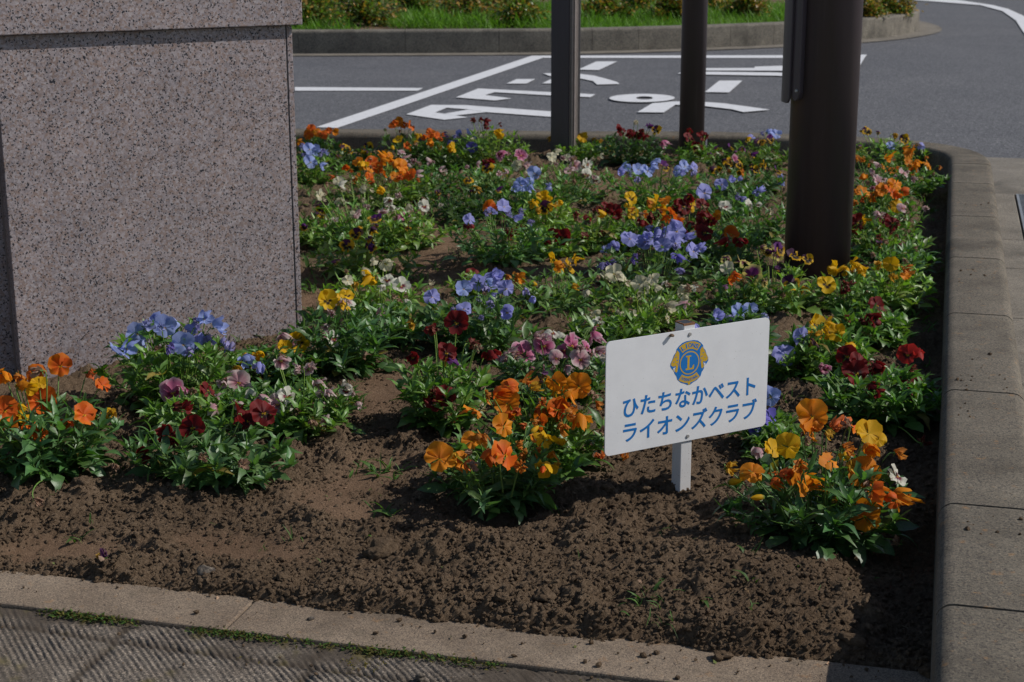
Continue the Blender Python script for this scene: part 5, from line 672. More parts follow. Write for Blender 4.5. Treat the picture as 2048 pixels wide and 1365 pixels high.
# hatch cover: curved shell on the far left of the shaft with a rounded lower end
def shell(r0, r1, a0, a1, z0, z1, rc, n=14):
    vs = []; th = np.linspace(a0, a1, n)
    half = (a1-a0)/2; mid = (a0+a1)/2
    for r_ in (r0, r1):
        for t in th:
            e = max(0, abs(t-mid)*r1-(half*r1-rc)); zl = z0+rc-math.sqrt(max(0, rc*rc-e*e)) if e > 0 else z0
            vs += [(r_*math.cos(t), r_*math.sin(t), zl), (r_*math.cos(t), r_*math.sin(t), z1)]
    f = []; m_ = 2*n
    for i in range(n-1):
        f += [(2*i, 2*i+1, 2*i+3, 2*i+2), (m_+2*i, m_+2*i+2, m_+2*i+3, m_+2*i+1), (2*i, 2*i+2, m_+2*i+2, m_+2*i), (2*i+1, m_+2*i+1, m_+2*i+3, 2*i+3)]
    f += [(0, m_, m_+1, 1), (2*n-2, 2*n-1, m_+2*n-1, m_+2*n-2)]
    return MB().add(vs, f)
hz = HATCHZ
hc = obj('hatch_cover', shell(.1030, .1095, math.radians(150), math.radians(205), hz, hz+1.15, .012).build('hatch_cover', M_pole, .0015), pb)
obj('flange', shell(.0858, .1022, math.radians(204), math.radians(221), hz+.006, hz+1.14, .022, 8).build('flange', M_pole, .001), pb)
Ms = Matrix.Translation((.0968*math.cos(math.radians(216)), .0968*math.sin(math.radians(216)), hz+.034)) @ Matrix.Rotation(math.radians(216), 4, 'Z') @ Matrix.Rotation(PI/2, 4, 'Y')
obj('screw', MB().cyl(.0042, .0036, .0055, .009, 14, Ms).build('screw', M_screw), hc)

p1 = thing('sign_post', (POST1[0], POST1[1], 0), 'dark square section post with a pale grooved edge, standing at the back kerb', 'post', math.radians(-21), 'dark brown posts in the bed')
obj('shaft', MB().box(-.045, .026, -.035, .035, -.1, 3.2).build('shaft', M_post, .003), p1)
g_ = MB(); 
for x0, x1, y1 in ((.0265, .0305, -.030), (.0345, .041, -.034), (.0445, .0475, -.030)): g_.box(x0, x1, y1, .034, -.1, 3.2)
g_.box(.0262, .0475, -.026, .030, -.1, 3.199)
obj('grooved_edge', g_.build('grooved_edge', M_trim, .0008), p1)
obj('end_cap', MB().box(-.047, .05, -.037, .037, 3.2005, 3.21).build('end_cap', M_post, .002), p1)
p2 = thing('round_post', (POST2[0], POST2[1], 0), 'slim round dark brown post at the back kerb, left of the thick one', 'post', 0, 'dark brown posts in the bed')
obj('shaft', MB().cyl(.0475, .0475, -.1, 3.2, 48).build('shaft', M_post, 0, True), p2)
obj('top_cap', MB().cyl(.0495, .040, 3.2005, 3.22, 40).build('top_cap', M_post), p2)

# ------------------------------------------------------------------ the club sign
sg = thing('sign', (0.2891, 2.5053, 0), 'small white rectangular sign with blue Japanese writing and a round crest, staked in the soil', 'sign', math.radians(90-60))
# local: +X along the plate to the right, plate front faces -Y
def rrect(x0, x1, z0, z1, r, n=6):
    p = []
    for cx, cz, a in ((x1-r, z1-r, 0), (x0+r, z1-r, 90), (x0+r, z0+r, 180), (x1-r, z0+r, 270)):
        p += [(cx+r*math.cos(math.radians(a+90*i/n)), cz+r*math.sin(math.radians(a+90*i/n))) for i in range(n+1)]
    return p
RX = Matrix.Rotation(PI/2, 4, 'X')                       # (x, z, -y)
def flat(name, pts, y, mat, parent, th=.0):
    """thin printed shape on the plate front at local depth y"""
    a = sum(pts[i][0]*pts[(i+1) % len(pts)][1]-pts[(i+1) % len(pts)][0]*pts[i][1] for i in range(len(pts)))
    if a < 0: pts = pts[::-1]
    return obj(name, mesh(name, [(x, y, z) for x, z in pts], [tuple(range(len(pts)))], [mat], smooth=False), parent)
obj('post', MB().box(-.0175, .0045, .0, .024, -.12, .336).build('post', M_whitepost, .0012), sg)
rt = MB(); [rt.box(*b_) for b_ in ((-.0176, .0046, -.0001, .0016, .3330, .3366), (-.0176, .0046, .0224, .0241, .3340, .3366), (-.0177, -.0161, .0017, .0223, .3345, .3366), (.0031, .0047, .0017, .0223, .3325, .3366))]
obj('rusty_top', rt.build('rusty_top', M_rust), sg)
obj('hole_shade', MB().box(-.0160, .0030, .0018, .0222, .3355, .3363).build('hole_shade', M_joint_hole), sg)  # dark plate on the solid post, painted shade of an open tube end
plate = obj('plate', MB().prism(rrect(-.1665, .1545, .1400, .3268, .0085), 0, .002, Matrix.Translation((0, -.0005, 0)) @ RX).build('plate', M_white), sg)
for sx, sz in ((-.0072, .3190), (-.0062, .1480)):
    r_ = obj('rivet', MB().cyl(.0033, .0028, .0, .0013, 16, Matrix.Translation((sx, -.0026, sz)) @ RX).build('rivet', M_screw), plate)
def text(body, x0, x1, z0, z1, mat, name, parent, bold=.0, y=-.00285, rot=0, center=False):
    c = bpy.data.curves.new('t', 'FONT'); c.body = body; c.size = 1; c.offset = bold; c.resolution_u = 4
    o = bpy.data.objects.new('t', c); COL.objects.link(o)
    bpy.context.view_layer.update()
    me = bpy.data.meshes.new_from_object(o.evaluated_get(bpy.context.evaluated_depsgraph_get()))
    bpy.data.objects.remove(o)
    co_ = np.zeros(len(me.vertices)*3); me.vertices.foreach_get('co', co_); co_ = co_.reshape(-1, 3)
    lo, hi = co_.min(0), co_.max(0)
    px = (co_[:, 0]-lo[0])/(hi[0]-lo[0]); pz = (co_[:, 1]-lo[1])/(hi[1]-lo[1])
    X_ = x0+px*(x1-x0); Z_ = z0+pz*(z1-z0)
    if rot:
        cx, cz = (x0+x1)/2, (z0+z1)/2; cc, ss = math.cos(rot), math.sin(rot)
        X_, Z_ = cx+(X_-cx)*cc-(Z_-cz)*ss, cz+(X_-cx)*ss+(Z_-cz)*cc
    me.vertices.foreach_set('co', np.stack([X_, np.full_like(X_, y), Z_], 1).ravel()); me.update()
    me.materials.clear(); me.materials.append(mat)
    return obj(name, me, parent)
text('ひたちなかベスト', -.1335, .1300, .1985, .2305, M_blue, 'lettering', plate, .018)
text('ライオンズクラブ', -.1325, .1345, .1575, .1915, M_blue, 'lettering', plate, .018)
# crest: blue ground, gold ring with letter, scrolls and two outward lion heads
em = obj('crest', None, plate)
EC = (-.0065, .2716)
E = lambda pts: [(EC[0]+x*.001, EC[1]+z*.001) for x, z in pts]
ring = lambda r_, n=40, cx=0, cz=0, kx=1: [(cx+kx*r_*math.cos(2*PI*i/n), cz+r_*math.sin(2*PI*i/n)) for i in range(n)]
ground = [(-21, 31), (-15, 35), (-7, 36.8), (7, 36.8), (15, 35), (21, 31), (26, 26), (27, 21), (31, 17), (34, 9), (37, 4), (37.5, -1), (34, -6), (30, -9), (29, -14), (25, -19), (23, -25), (16, -31), (8, -34), (3, -36.8), (-3, -36.8), (-8, -34), (-16, -31), (-23, -25), (-25, -19), (-29, -14), (-30, -9), (-34, -6), (-37.5, -1), (-37, 4), (-34, 9), (-31, 17), (-27, 21), (-26, 26)]
flat('ground', E(ground), -.00275, M_blue, em)
def arcband(r0, r1, a0, a1, n=18, sx=1, sz=1):
    t = [math.radians(a0+(a1-a0)*i/n) for i in range(n+1)]
    return [(sx*r1*math.cos(a), sz*r1*math.sin(a)) for a in t]+[(sx*r0*math.cos(a), sz*r0*math.sin(a)) for a in t[::-1]]
flat('ring', E(ring(19.5)), -.00290, M_gold, em)
flat('disc', E(ring(17.6)), -.00300, M_blue, em)
flat('scroll', E(arcband(23.0, 35.3, 52, 128)), -.00288, M_gold, em)
flat('scroll', E(arcband(22.5, 33.2, 231, 309)), -.00288, M_gold, em)
flat('boss', E(ring(2.6, 16, 0, -34.2)), -.00291, M_gold, em)
for s in (-1, 1):
    head = [(20.5, 19), (24.5, 24), (28, 19), (30, 15.5), (33, 10), (36, 4.5), (36.2, .5), (33.5, -1.5), (30, -2.2), (27.5, -1), (26.5, -4.5), (28.5, -7.5), (28.5, -10.5), (25.5, -13), (23.5, -11), (22.8, -5), (21.4, 2), (20.6, 9)]
    flat('lion_head', E([(s*x, z) for x, z in head]), -.00288, M_gold, em)
    flat('muzzle', E([(s*x, z) for x, z in [(27.3, -3.3), (32, -4.8), (31, -8.8), (28.9, -11.5), (29.6, -7.5)]]), -.00293, M_white, em)
    for st in ([(25.5, 14), (29.5, 13), (26, 12)], [(23.0, 8), (27.5, 8.8), (23.2, 6.2)], [(29.5, 6), (33.5, 5.2), (29.8, 4.6)], [(22.6, 1.5), (26.2, 3.0), (22.8, -.2)]):
        flat('mane_mark', E([(s*x, z) for x, z in st]), -.00294, M_blue, em)
bar = lambda x0, x1, z0, z1: [(x0, z0), (x1, z0), (x1, z1), (x0, z1)]
flat('letter', E([(-7.5, -11.5), (8.5, -11.5), (9.2, -4.2), (7.0, -4.2), (4.8, -8.9), (-.3, -8.9), (-.3, 10.0), (2.8, 10.0), (2.8, 12.3), (-7.5, 12.3), (-7.5, 10.0), (-4.4, 10.0), (-4.4, -8.9), (-7.5, -8.9)]), -.00310, M_gold, em)
def arctext(word, r_, a0, a1, hgt, wid, inward=False, bold=.03):
    for i, ch in enumerate(word):
        a = math.radians(a0+(a1-a0)*i/(len(word)-1)); x = r_*math.cos(a); z = r_*math.sin(a)
        w_ = wid*(.35 if ch == 'I' else 1)
        text(ch, EC[0]+(x-w_/2)*.001, EC[0]+(x+w_/2)*.001, EC[1]+(z-hgt/2)*.001, EC[1]+(z+hgt/2)*.001, M_blue, 'lettering', em, bold, -.00300, (a-PI/2) if not inward else (a+PI/2))
arctext('LIONS', 29.2, 118, 62, 7.6, 6.6)
arctext('INTERNATIONAL', 27.9, 237, 303, 5.4, 2.5, True)
vs, fs = blob(.0042, 77, 2)
obj('soil_clod', mesh('soil_clod', vs, fs, [M_clod], smooth=True), loc=tuple(sg.matrix_basis @ Vector((-.0445, -.0055, .3225))) if False else (0.2891+(-.0445)*math.cos(math.radians(30))-(-.0060)*math.sin(math.radians(30)), 2.5053+(-.0445)*math.sin(math.radians(30))+(-.0060)*math.cos(math.radians(30)), .3225), label='small dry lump of mud stuck to the upper edge of the white sign', cat='soil clod')

# ------------------------------------------------------------------ leaves and flowers
def leaf_temp(w, rows=6, fold=.25, curl=.5, lobes=3, seed=0, crenate=.08):
    """unit leaf along +Y, normal +Z; returns verts (n,3), quads"""
    rs = np.random.default_rng(seed); vs = []
    for i in range(rows+1):
        t = i/rows
        ww = w*(math.sin(PI*min(1, t**.8*.97+.03))**.85)*(1+crenate*(-1)**i) if 0 < i < rows else w*(.16 if i == 0 else .05)
        a = -curl*t*t
        y = t*(1-.16*abs(curl)*t); z = a*t*.5
        sk = rs.normal()*.02
        vs += [(-ww+sk, y, z+fold*ww), (sk, y, z), (ww+sk, y, z+fold*ww)]
    q = []
    for i in range(rows):
        for j in range(2):
            a = i*3+j; q.append((a, a+1, a+4, a+3))
    return np.array(vs), np.array(q)
LANCE = [leaf_temp(.130+.018*(k % 3), 6, .3+.15*(k % 2), c, 3, k) for k, c in enumerate((-.1, .3, .55, .8, 1.1, .45))]
OVATE = [leaf_temp(.27+.03*(k % 2), 6, .18, c, 3, 20+k) for k, c in enumerate((.2, .6, 1.0))]
STIP = [leaf_temp(.10, 3, .2, c, 3, 40+k, 0) for k, c in enumerate((-.3, .2, .6))]
def basis(d, upish):
    """columns: side, dir, normal"""
    d = d/np.linalg.norm(d); s = np.cross(d, upish); s /= (np.linalg.norm(s)+1e-9); n = np.cross(s, d)
    return np.stack([s, d, n], 1)
class LB:
    def __init__(s): s.v = []; s.q = []; s.c = []; s.n = 0
    def leaf(s, temp, pos, d, length, col, roll=0.0, up=(0, 0, 1)):
        vs, q = temp
        B = basis(np.asarray(d, float), np.asarray(up, float)+rng.normal(size=3)*.25)
        if roll:
            c, si = math.cos(roll), math.sin(roll); B = B @ np.array([[c, 0, si], [0, 1, 0], [-si, 0, c]])
        s.v.append((vs*length)@B.T+pos); s.q.append(q+s.n)
        k = np.ones((len(vs), 1))*np.asarray(col); k[1::3] *= 1.22          # paler midrib
        s.c.append(k); s.n += len(vs)
    def tube(s, pts, r0, r1, col, k=5):
        pts = np.asarray(pts, float); m = len(pts); vs = []
        for i, p in enumerate(pts):
            d = pts[min(i+1, m-1)]-pts[max(i-1, 0)]; B = basis(d, np.array([.3, .2, 1.0]) if abs(d[2]) < .9*np.linalg.norm(d) else np.array([1., .2, 0]))
            r_ = r0+(r1-r0)*i/(m-1)
            for j in range(k):
                a = 2*PI*j/k; vs.append(p+r_*(B[:, 0]*math.cos(a)+B[:, 2]*math.sin(a)))
        q = [(i*k+j, i*k+(j+1) % k, (i+1)*k+(j+1) % k, (i+1)*k+j) for i in range(m-1) for j in range(k)]
        s.v.append(np.array(vs)); s.q.append(np.array(q)+s.n); s.c.append(np.ones((len(vs), 1))*np.asarray(col)); s.n += len(vs)
    def mesh(s, name, mat): return mesh(name, np.concatenate(s.v), np.concatenate(s.q), [mat], np.concatenate(s.c))

C_ = {'o': (.78, .255, .012), 'O': (.74, .125, .012), 'Y': (.74, .42, .008), 'y': (.76, .46, .008), 'r': (.165, .009, .010), 'R': (.36, .022, .018),
      'b': (.36, .46, .84), 'l': (.36, .37, .76), 'v': (.17, .145, .58), 'W': (.70, .66, .47), 'w': (.72, .70, .60), 'p': (.62, .34, .38),
      'm': (.56, .15, .29), 'k': (.70, .40, .01), 'u': (.095, .018, .12), 'x': (.66, .58, .16), 'n': (.40, .25, .17)}
NAMES = {'o': 'orange', 'O': 'deep orange', 'Y': 'yellow', 'y': 'yellow', 'r': 'dark red', 'R': 'red', 'b': 'light blue', 'l': 'lilac', 'v': 'violet', 'W': 'cream', 'w': 'white',
         'p': 'pale pink', 'm': 'magenta', 'k': 'yellow and black', 'u': 'purple', 'x': 'pale yellow and purple', 'n': 'withered brown'}
BLACK = np.array((.012, .006, .010)); WINE = np.array((.17, .010, .045)); EYE = np.array((.80, .45, .01))
def petal_col(code, kind, s, t, rs):
    c = np.array(C_[code])*np.ones(s.shape+(1,))
    def blend(c, k, f): return c*(1-f[..., None])+np.asarray(k)*f[..., None]
    sm = lambda a, b, x: np.clip((x-a)/(b-a), 0, 1)
    vein = (.5+.5*np.sin(t*15+s*1.5+rs.uniform(0, 6)+1.5*np.sin(t*4+rs.uniform(0, 6))))*sm(.1, .5, s)*sm(1.02, .6, s)
    if code in 'oOYWlbv': c = blend(c, np.array(C_[code])*np.array((.74, .62, .7)), vein*(.14 if code in 'oOYW' else .3))
    if code in 'oO': c = blend(c, (.80, .36, .012), sm(.5, 1, s)*rs.uniform(0, .5)); c = blend(c, np.array(C_['O'])*.8, sm(.5, .1, s)*.5)
    if code == 'b': c = blend(c, (.40, .44, .84), sm(.4, 1, s)*.5)
    if code == 'y' and kind != 'up': c = blend(c, BLACK, sm(.50, .38, s+.06*np.abs(t)))
    if code == 'k':
        if kind == 'up': c = blend(c, BLACK*1.5, sm(.55, .30, s)*.4) if rs.random() < .5 else np.ones_like(c)*np.array((.06, .012, .05))
        else: c = blend(c, BLACK, sm(.80, .66, s+.05*np.abs(t)))
    if code == 'u':
        if kind == 'up': c = blend(c, (.17, .03, .24), sm(.3, 1, s)*.7)
        else: c = blend(np.ones_like(c)*np.array((.60, .36, .03)), BLACK*2, sm(.78, .62, s)) if rs.random() < .6 else c
    if code == 'x':
        if kind == 'up': c = blend(np.ones_like(c)*np.array((.16, .02, .13)), (.66, .58, .16), sm(.74, .92, s))
        else: c = blend(c, (.10, .010, .05), sm(.72, .56, s))
    if code == 'w' and kind != 'up': c = blend(c, WINE, sm(.58, .44, s))
    if code == 'p':
        c = blend(c, (.70, .60, .56), sm(.55, .95, s)*.9); c = blend(c, (.42, .07, .15), vein*.30)
        if kind != 'up': c = blend(c, WINE, sm(.5, .3, s)*.9)
    if code == 'm':
        c = blend(c, (.68, .52, .55), sm(.80, 1, s)*.8)
        if kind != 'up': c = blend(c, WINE*1.1, sm(.6, .44, s))
    if code in 'rR': c = blend(c, BLACK, sm(.58, .36, s)*(.9 if kind != 'up' else .3)); c = blend(c, np.array(C_[code])*1.7, sm(.75, 1, s)*.5)
    if code == 'W': c = blend(c, (.62, .50, .40), sm(.8, 1, s)*rs.uniform(0, .6))
    if kind != 'up': c = blend(c, EYE, sm(.17, .10, s)*(1 if code not in 'n' else 0))
    return c
def flower_mesh(code, form, seed):
    rs = np.random.default_rng(seed); V_, Q_, K_, I_ = [], [], [], []; nv = 0
    ns, nt = 7, 9
    s1 = np.linspace(.05, 1, ns); t1 = np.linspace(-1, 1, nt); s, t = np.meshgrid(s1, t1, indexing='ij')
    cupg = {'open': rs.uniform(-.10, .22), 'reflex': rs.uniform(-.65, -.25), 'droop': rs.uniform(.45, .9), 'crumple': rs.uniform(.7, 1.5)}[form]
    pet = [('up', .58, 1.10, .94, -.10), ('up', -.58, 1.08, .94, -.15), ('side', 1.72, .98, .74, .0), ('side', -1.72, .98, .74, .025), ('low', PI, .95, .98, .09)]
    for kind, a0, Ln, hw, z0 in pet:
        a0 = a0+rs.normal()*.10; Ln = Ln*rs.uniform(.88, 1.08); hw = hw*rs.uniform(.88, 1.08)
        if form == 'crumple': Ln *= rs.uniform(.55, .85); hw *= rs.uniform(.55, .85)
        R_ = Ln*(1-.30*np.abs(t)**2.6)
        if kind == 'low': R_ = R_*(1-.13*np.exp(-(t/.2)**2))
        R_ = R_*(1+.035*np.sin(t*9+rs.uniform(0, 6))*s)
        th = a0+hw*t*(.50+.5*s**.7); r_ = s*R_
        cup = cupg+rs.normal()*(.16 if form == 'open' else .3); tone = rs.uniform(.84, 1.10)*(.92 if kind == 'up' else 1.0)
        if form == 'droop' and kind == 'up': cup += .5
        if form == 'reflex' and kind == 'low': cup += .3
        z = z0+cup*r_*r_+s**2*(rs.uniform(.06, .17)*np.sin(t*rs.uniform(3, 7)+rs.uniform(0, 6))+rs.uniform(.02, .08)*np.sin(t*13+rs.uniform(0, 6)))+.10*rs.normal()*t*s
        sh = np.cos(np.clip(cup*r_*.9, -1.2, 1.2))
        x = r_*np.sin(th)*sh; y = r_*np.cos(th)*sh
        if form == 'crumple':
            ph = rs.uniform(0, 6, 6)
            x = x*.8+.14*np.sin(5*s+4*t+ph[0])*s; y = y*.8+.14*np.sin(6*t+4*s+ph[1])*s; z = z+.20*np.sin(5*t+5*s+ph[2])*s+.08*np.sin(11*t+ph[3])*s
        if form == 'droop': x = x+.05*np.sin(6*t+rs.uniform(0, 6))*s*s; z = z+.08*np.sin(7*t+4*s+rs.uniform(0, 6))*s*s
        c = petal_col(code, kind, s, t, rs)*tone
        z = z+.10*rs.normal()*t*s+.05*rs.normal()*s
        if form == 'crumple' and code != 'n': c = c*.72+np.array((.34, .20, .13))*.28*np.array(s)[..., None]+c*.28*(1-np.array(s)[..., None])
        V_.append(np.stack([x, y, z], -1).reshape(-1, 3)); K_.append(c.reshape(-1, 3))
        idx = np.arange(ns*nt).reshape(ns, nt)
        q = np.stack([idx[:-1, :-1], idx[:-1, 1:], idx[1:, 1:], idx[1:, :-1]], -1).reshape(-1, 4)[:, ::-1]
        Q_.append(q+nv); I_ += [0]*len(q); nv += ns*nt
    for k in range(5):                                             # sepals behind
        a = 2*PI*k/5+.3; ln = rs.uniform(.38, .52); w_ = .09
        d = np.array((math.sin(a), math.cos(a))); p = np.array((d[1], -d[0]))
        zs = -.13; tip = -.16+rs.uniform(-.14, .05)
        V_.append(np.array([(*(p*w_*.6), zs), (*(-p*w_*.6), zs), (*(d*ln*.6-p*w_), (zs+tip)/2-.02), (*(d*ln*.6+p*w_), (zs+tip)/2-.02), (*(d*ln-p*.01), tip), (*(d*ln+p*.01), tip)]))
        K_.append(np.ones((6, 1))*np.array((.085, .17, .035))); Q_.append(np.array([(0, 1, 2, 3), (3, 2, 4, 5)])+nv); I_ += [1]*2; nv += 6
    # calyx knob
    k8 = [(.10*math.cos(2*PI*i/6), .10*math.sin(2*PI*i/6), -.12) for i in range(6)]+[(.05*math.cos(2*PI*i/6), .05*math.sin(2*PI*i/6)-.03, -.30) for i in range(6)]
    V_.append(np.array(k8)); K_.append(np.ones((12, 1))*np.array((.09, .18, .04))); Q_.append(np.array([(i, (i+1) % 6, 6+(i+1) % 6, 6+i) for i in range(6)])+nv); I_ += [1]*6; nv += 12
    return mesh('flower', np.concatenate(V_), np.concatenate(Q_), [M_petal, M_stem], np.concatenate(K_), I_)
def bud_mesh(code, seed):
    rs = np.random.default_rng(seed); n = 8; prof = [(.0, .0), (.16, .10), (.24, .35), (.22, .62), (.13, .9), (.02, 1.08)]
    vs = [(r_*math.cos(2*PI*i/n+.25*k)*(1+.18*(i % 2)), r_*math.sin(2*PI*i/n+.25*k)*(1+.18*(i % 2)), z*1.15-.1) for k, (r_, z) in enumerate(prof) for i in range(n)]
    q = [(k*n+i, k*n+(i+1) % n, (k+1)*n+(i+1) % n, (k+1)*n+i) for k in range(5) for i in range(n)]
    g = np.array((.09, .18, .04)); c = np.array(C_[code]); cols = np.array([g if k < 2 else c*(.7+.06*k) for k in range(6) for i in range(n)])
    return mesh('bud', vs, np.array(q), [M_petal], cols)
FM = {}
def get_flower(code, form, k):
    key = (code, form, k)
    if key not in FM: FM[key] = bud_mesh(code, k) if form == 'bud' else flower_mesh(code, form, 1000+ord(code)*31+{'open': 1, 'reflex': 2, 'droop': 3, 'crumple': 4}[form]*7+k*97)
    return FM[key]

GREEN = [(.070, .148, .032), (.096, .182, .036), (.060, .128, .038), (.112, .196, .042), (.080, .152, .050)]
SUNV = np.array([math.sin(SUN_AZ), math.cos(SUN_AZ), 0])
def build_plant(px, py, R_, near, label, flowers, dark):
    z0 = ground_z(px, py)+.002
    root = obj('pansy_plant', None, loc=(px, py, z0), label=label, cat='pansy', group='pansies planted in the flower bed')
    st, lf = LB(), LB()
    top = np.mean([max(f[4]-z0, .03) for f in flowers]); H_ = float(np.clip(top*(.90 if near else .84), .05, .17))
    size = float(np.clip(.036+.16*(R_-.05), .034, .048))*(.94 if near else .80)
    nsh = int(np.clip(18+150*R_, 22, 44)) if near else int(np.clip(14+110*R_, 16, 30))
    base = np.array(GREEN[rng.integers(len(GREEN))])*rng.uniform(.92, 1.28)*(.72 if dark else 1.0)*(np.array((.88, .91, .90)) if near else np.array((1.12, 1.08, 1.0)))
    for k in range(nsh):
        az = 2*PI*(k*.381966)+rng.normal()*.3; rad = R_*math.sqrt((k+.6)/nsh)*rng.uniform(.75, 1.08)
        hh = H_*(1-.50*(rad/R_)**3)*rng.uniform(.72, 1.12)
        p0 = np.array((math.cos(az)*R_*.12, math.sin(az)*R_*.12, -.006)); p2 = np.array((math.cos(az)*rad, math.sin(az)*rad, max(.012, hh)))
        p1 = np.array((math.cos(az)*rad*.62, math.sin(az)*rad*.62, hh*.30))
        tt = np.linspace(0, 1, 7)[:, None]; cur = (1-tt)**2*p0+2*tt*(1-tt)*p1+tt**2*p2
        st.tube(cur, .0016, .0011, base*np.array((1.7, 1.45, 1.1)), 5 if near else 4)
        nn_ = int((6 if near else 6)+rad/.03)
        ph = rng.uniform(0, 6.28)
        for i in range(nn_):
            u = .12+.88*(i+.6)/nn_; p = (1-u)**2*p0+2*u*(1-u)*p1+u*u*p2; ph += 2.4
            el = (.05+.75*u)*rng.uniform(.6, 1.3)-.12
            oa = az*.0+ph; out = np.array((math.cos(az), math.sin(az), 0))*.55*(rad/R_)
            d = np.array((math.cos(oa)*math.cos(el), math.sin(oa)*math.cos(el), math.sin(el)))+out
            col = base*rng.uniform(.72, 1.35)*np.array((rng.uniform(.8, 1.25), 1, rng.uniform(.7, 1.3)))
            if rng.random() < .025: col = np.array((.22, .17, .04))*rng.uniform(.6, 1.2)
            if u < .45 and rng.random() < .5:
                lf.leaf(OVATE[rng.integers(3)], p+d*.006, d*np.array((1, 1, .6)), size*rng.uniform(.7, 1.05), col, rng.normal()*.35)
            else:
                lf.leaf(LANCE[rng.integers(6)], p, d, size*rng.uniform(.62, 1.28), col, rng.normal()*.45)
            for q_ in range(2 if near else 1):
                d2 = np.array((math.cos(oa+1.3*(2*q_-1)), math.sin(oa+1.3*(2*q_-1)), rng.uniform(.1, 1.1)))
                lf.leaf(STIP[rng.integers(3)], p, d2, size*rng.uniform(.30, .55), col*1.12, rng.normal()*.5)
        for q_ in range(4 if near else 3):                              # tuft at the tip
            a = ph+q_*1.6; d = np.array((math.cos(a)*.7, math.sin(a)*.7, rng.uniform(.5, 1.3)))
            lf.leaf(LANCE[rng.integers(4)], p2, d, size*rng.uniform(.45, .85), base*rng.uniform(1.0, 1.5), rng.normal()*.4)
    for q_ in range(int(6+60*R_)):                                       # low broad leaves lying round the foot
        a = rng.uniform(0, 6.28); d = np.array((math.cos(a), math.sin(a), rng.uniform(-.12, .18)))
        lf.leaf(OVATE[rng.integers(3)], np.array((math.cos(a), math.sin(a), 0))*R_*rng.uniform(.35, .75)+np.array((0, 0, rng.uniform(.010, .03))), d, size*rng.uniform(.8, 1.25), base*rng.uniform(.7, 1.1), rng.normal()*.3)
    dom = {}
    for f in flowers: dom[f[0].lower()] = dom.get(f[0].lower(), 0)+1
    dom = max(dom, key=dom.get)
    for (code, flag, fx, fy, fz, fs) in flowers:
        p = np.array((fx-px, fy-py, fz-z0))
        rsel = rng.random()
        if flag == '^': form = 'bud'
        elif flag == '!': form = 'open'
        elif flag == '~': form = 'crumple' if rsel < .65 else 'droop'
        else: form = 'open' if rsel < .24 else ('reflex' if rsel < .44 else ('droop' if rsel < .76 else 'crumple'))
        if code == 'n': form = 'crumple'
        if flag == '!': az = math.radians(rng.normal(158, 22)); el = math.radians(rng.uniform(8, 38))
        else: az = math.radians(rng.normal(140, 55)); el = math.radians(rng.uniform(5, 62) if form in ('open', 'reflex') else rng.uniform(-45, 35))
        if form == 'bud': el = math.radians(rng.uniform(-30, 40)); az = rng.uniform(0, 6.28)
        nrm = np.array((math.sin(az)*math.cos(el), math.cos(az)*math.cos(el), math.sin(el)))
        B = basis(np.array((0, 0, 1.))+np.array((rng.normal()*.15, rng.normal()*.15, 0))-nrm*nrm[2]*1.0, nrm)    # columns: side, up, normal
        up = np.array((0, 0, 1.))-nrm*nrm[2]; up /= np.linalg.norm(up); sd_ = np.cross(up, nrm); a = rng.normal()*.22
        up, sd_ = up*math.cos(a)+sd_*math.sin(a), sd_*math.cos(a)-up*math.sin(a)
        fo = obj('flower' if form != 'bud' else 'bud', get_flower(code, form, int(rng.integers(4 if form in ('open', 'crumple') else 3))), root)
        sc = fs*(.5 if form != 'bud' else .42)*rng.uniform(.92, 1.08)
        fo.matrix_local = Matrix(((sd_[0]*sc, up[0]*sc, nrm[0]*sc, p[0]), (sd_[1]*sc, up[1]*sc, nrm[1]*sc, p[1]), (sd_[2]*sc, up[2]*sc, nrm[2]*sc, p[2]), (0, 0, 0, 1)))
        if code == 'n': fo['label'] = 'withered brown flower'
        elif code.lower() != dom: fo['label'] = NAMES[code]+(' flower' if form != 'bud' else ' bud')
        # peduncle with its hooked neck
        bk = p-nrm*sc*.26; ax = math.atan2(p[1], p[0]); rr_ = min(math.hypot(p[0], p[1])*.55, R_*.6)
        s0 = np.array((math.cos(ax)*rr_, math.sin(ax)*rr_, max(.012, min(p[2]*.35, H_*.5)))); hook = bk-nrm*sc*.5+np.array((0, 0, .25*sc))
        tt = np.linspace(0, 1, 8)[:, None]; cur = (1-tt)**3*s0+3*tt*(1-tt)**2*(s0*.4+hook*.6+np.array((0, 0, .01)))+3*tt**2*(1-tt)*hook+tt**3*bk
        st.tube(cur, .0013, .0010, base*np.array((1.9, 1.6, 1.0))+.01, 5 if near else 4)
    obj('leaves', lf.mesh('leaves', M_leaf), root)
    obj('stems', st.mesh('stems', M_stem), root)
for P_ in PLANTS: build_plant(*P_)

# fallen petals and a small fallen bloom
for k, (x, y, code, lab) in enumerate(FALLEN):
    o = obj('fallen_bloom', get_flower(code, 'crumple', k % 4), loc=(x, y, soil_z(x, y)+.006), label=lab, cat='fallen bloom')
    o.scale = (.018,)*3; o.rotation_euler = (rng.uniform(-.6, .6), rng.uniform(-.6, .6), rng.uniform(0, 6))

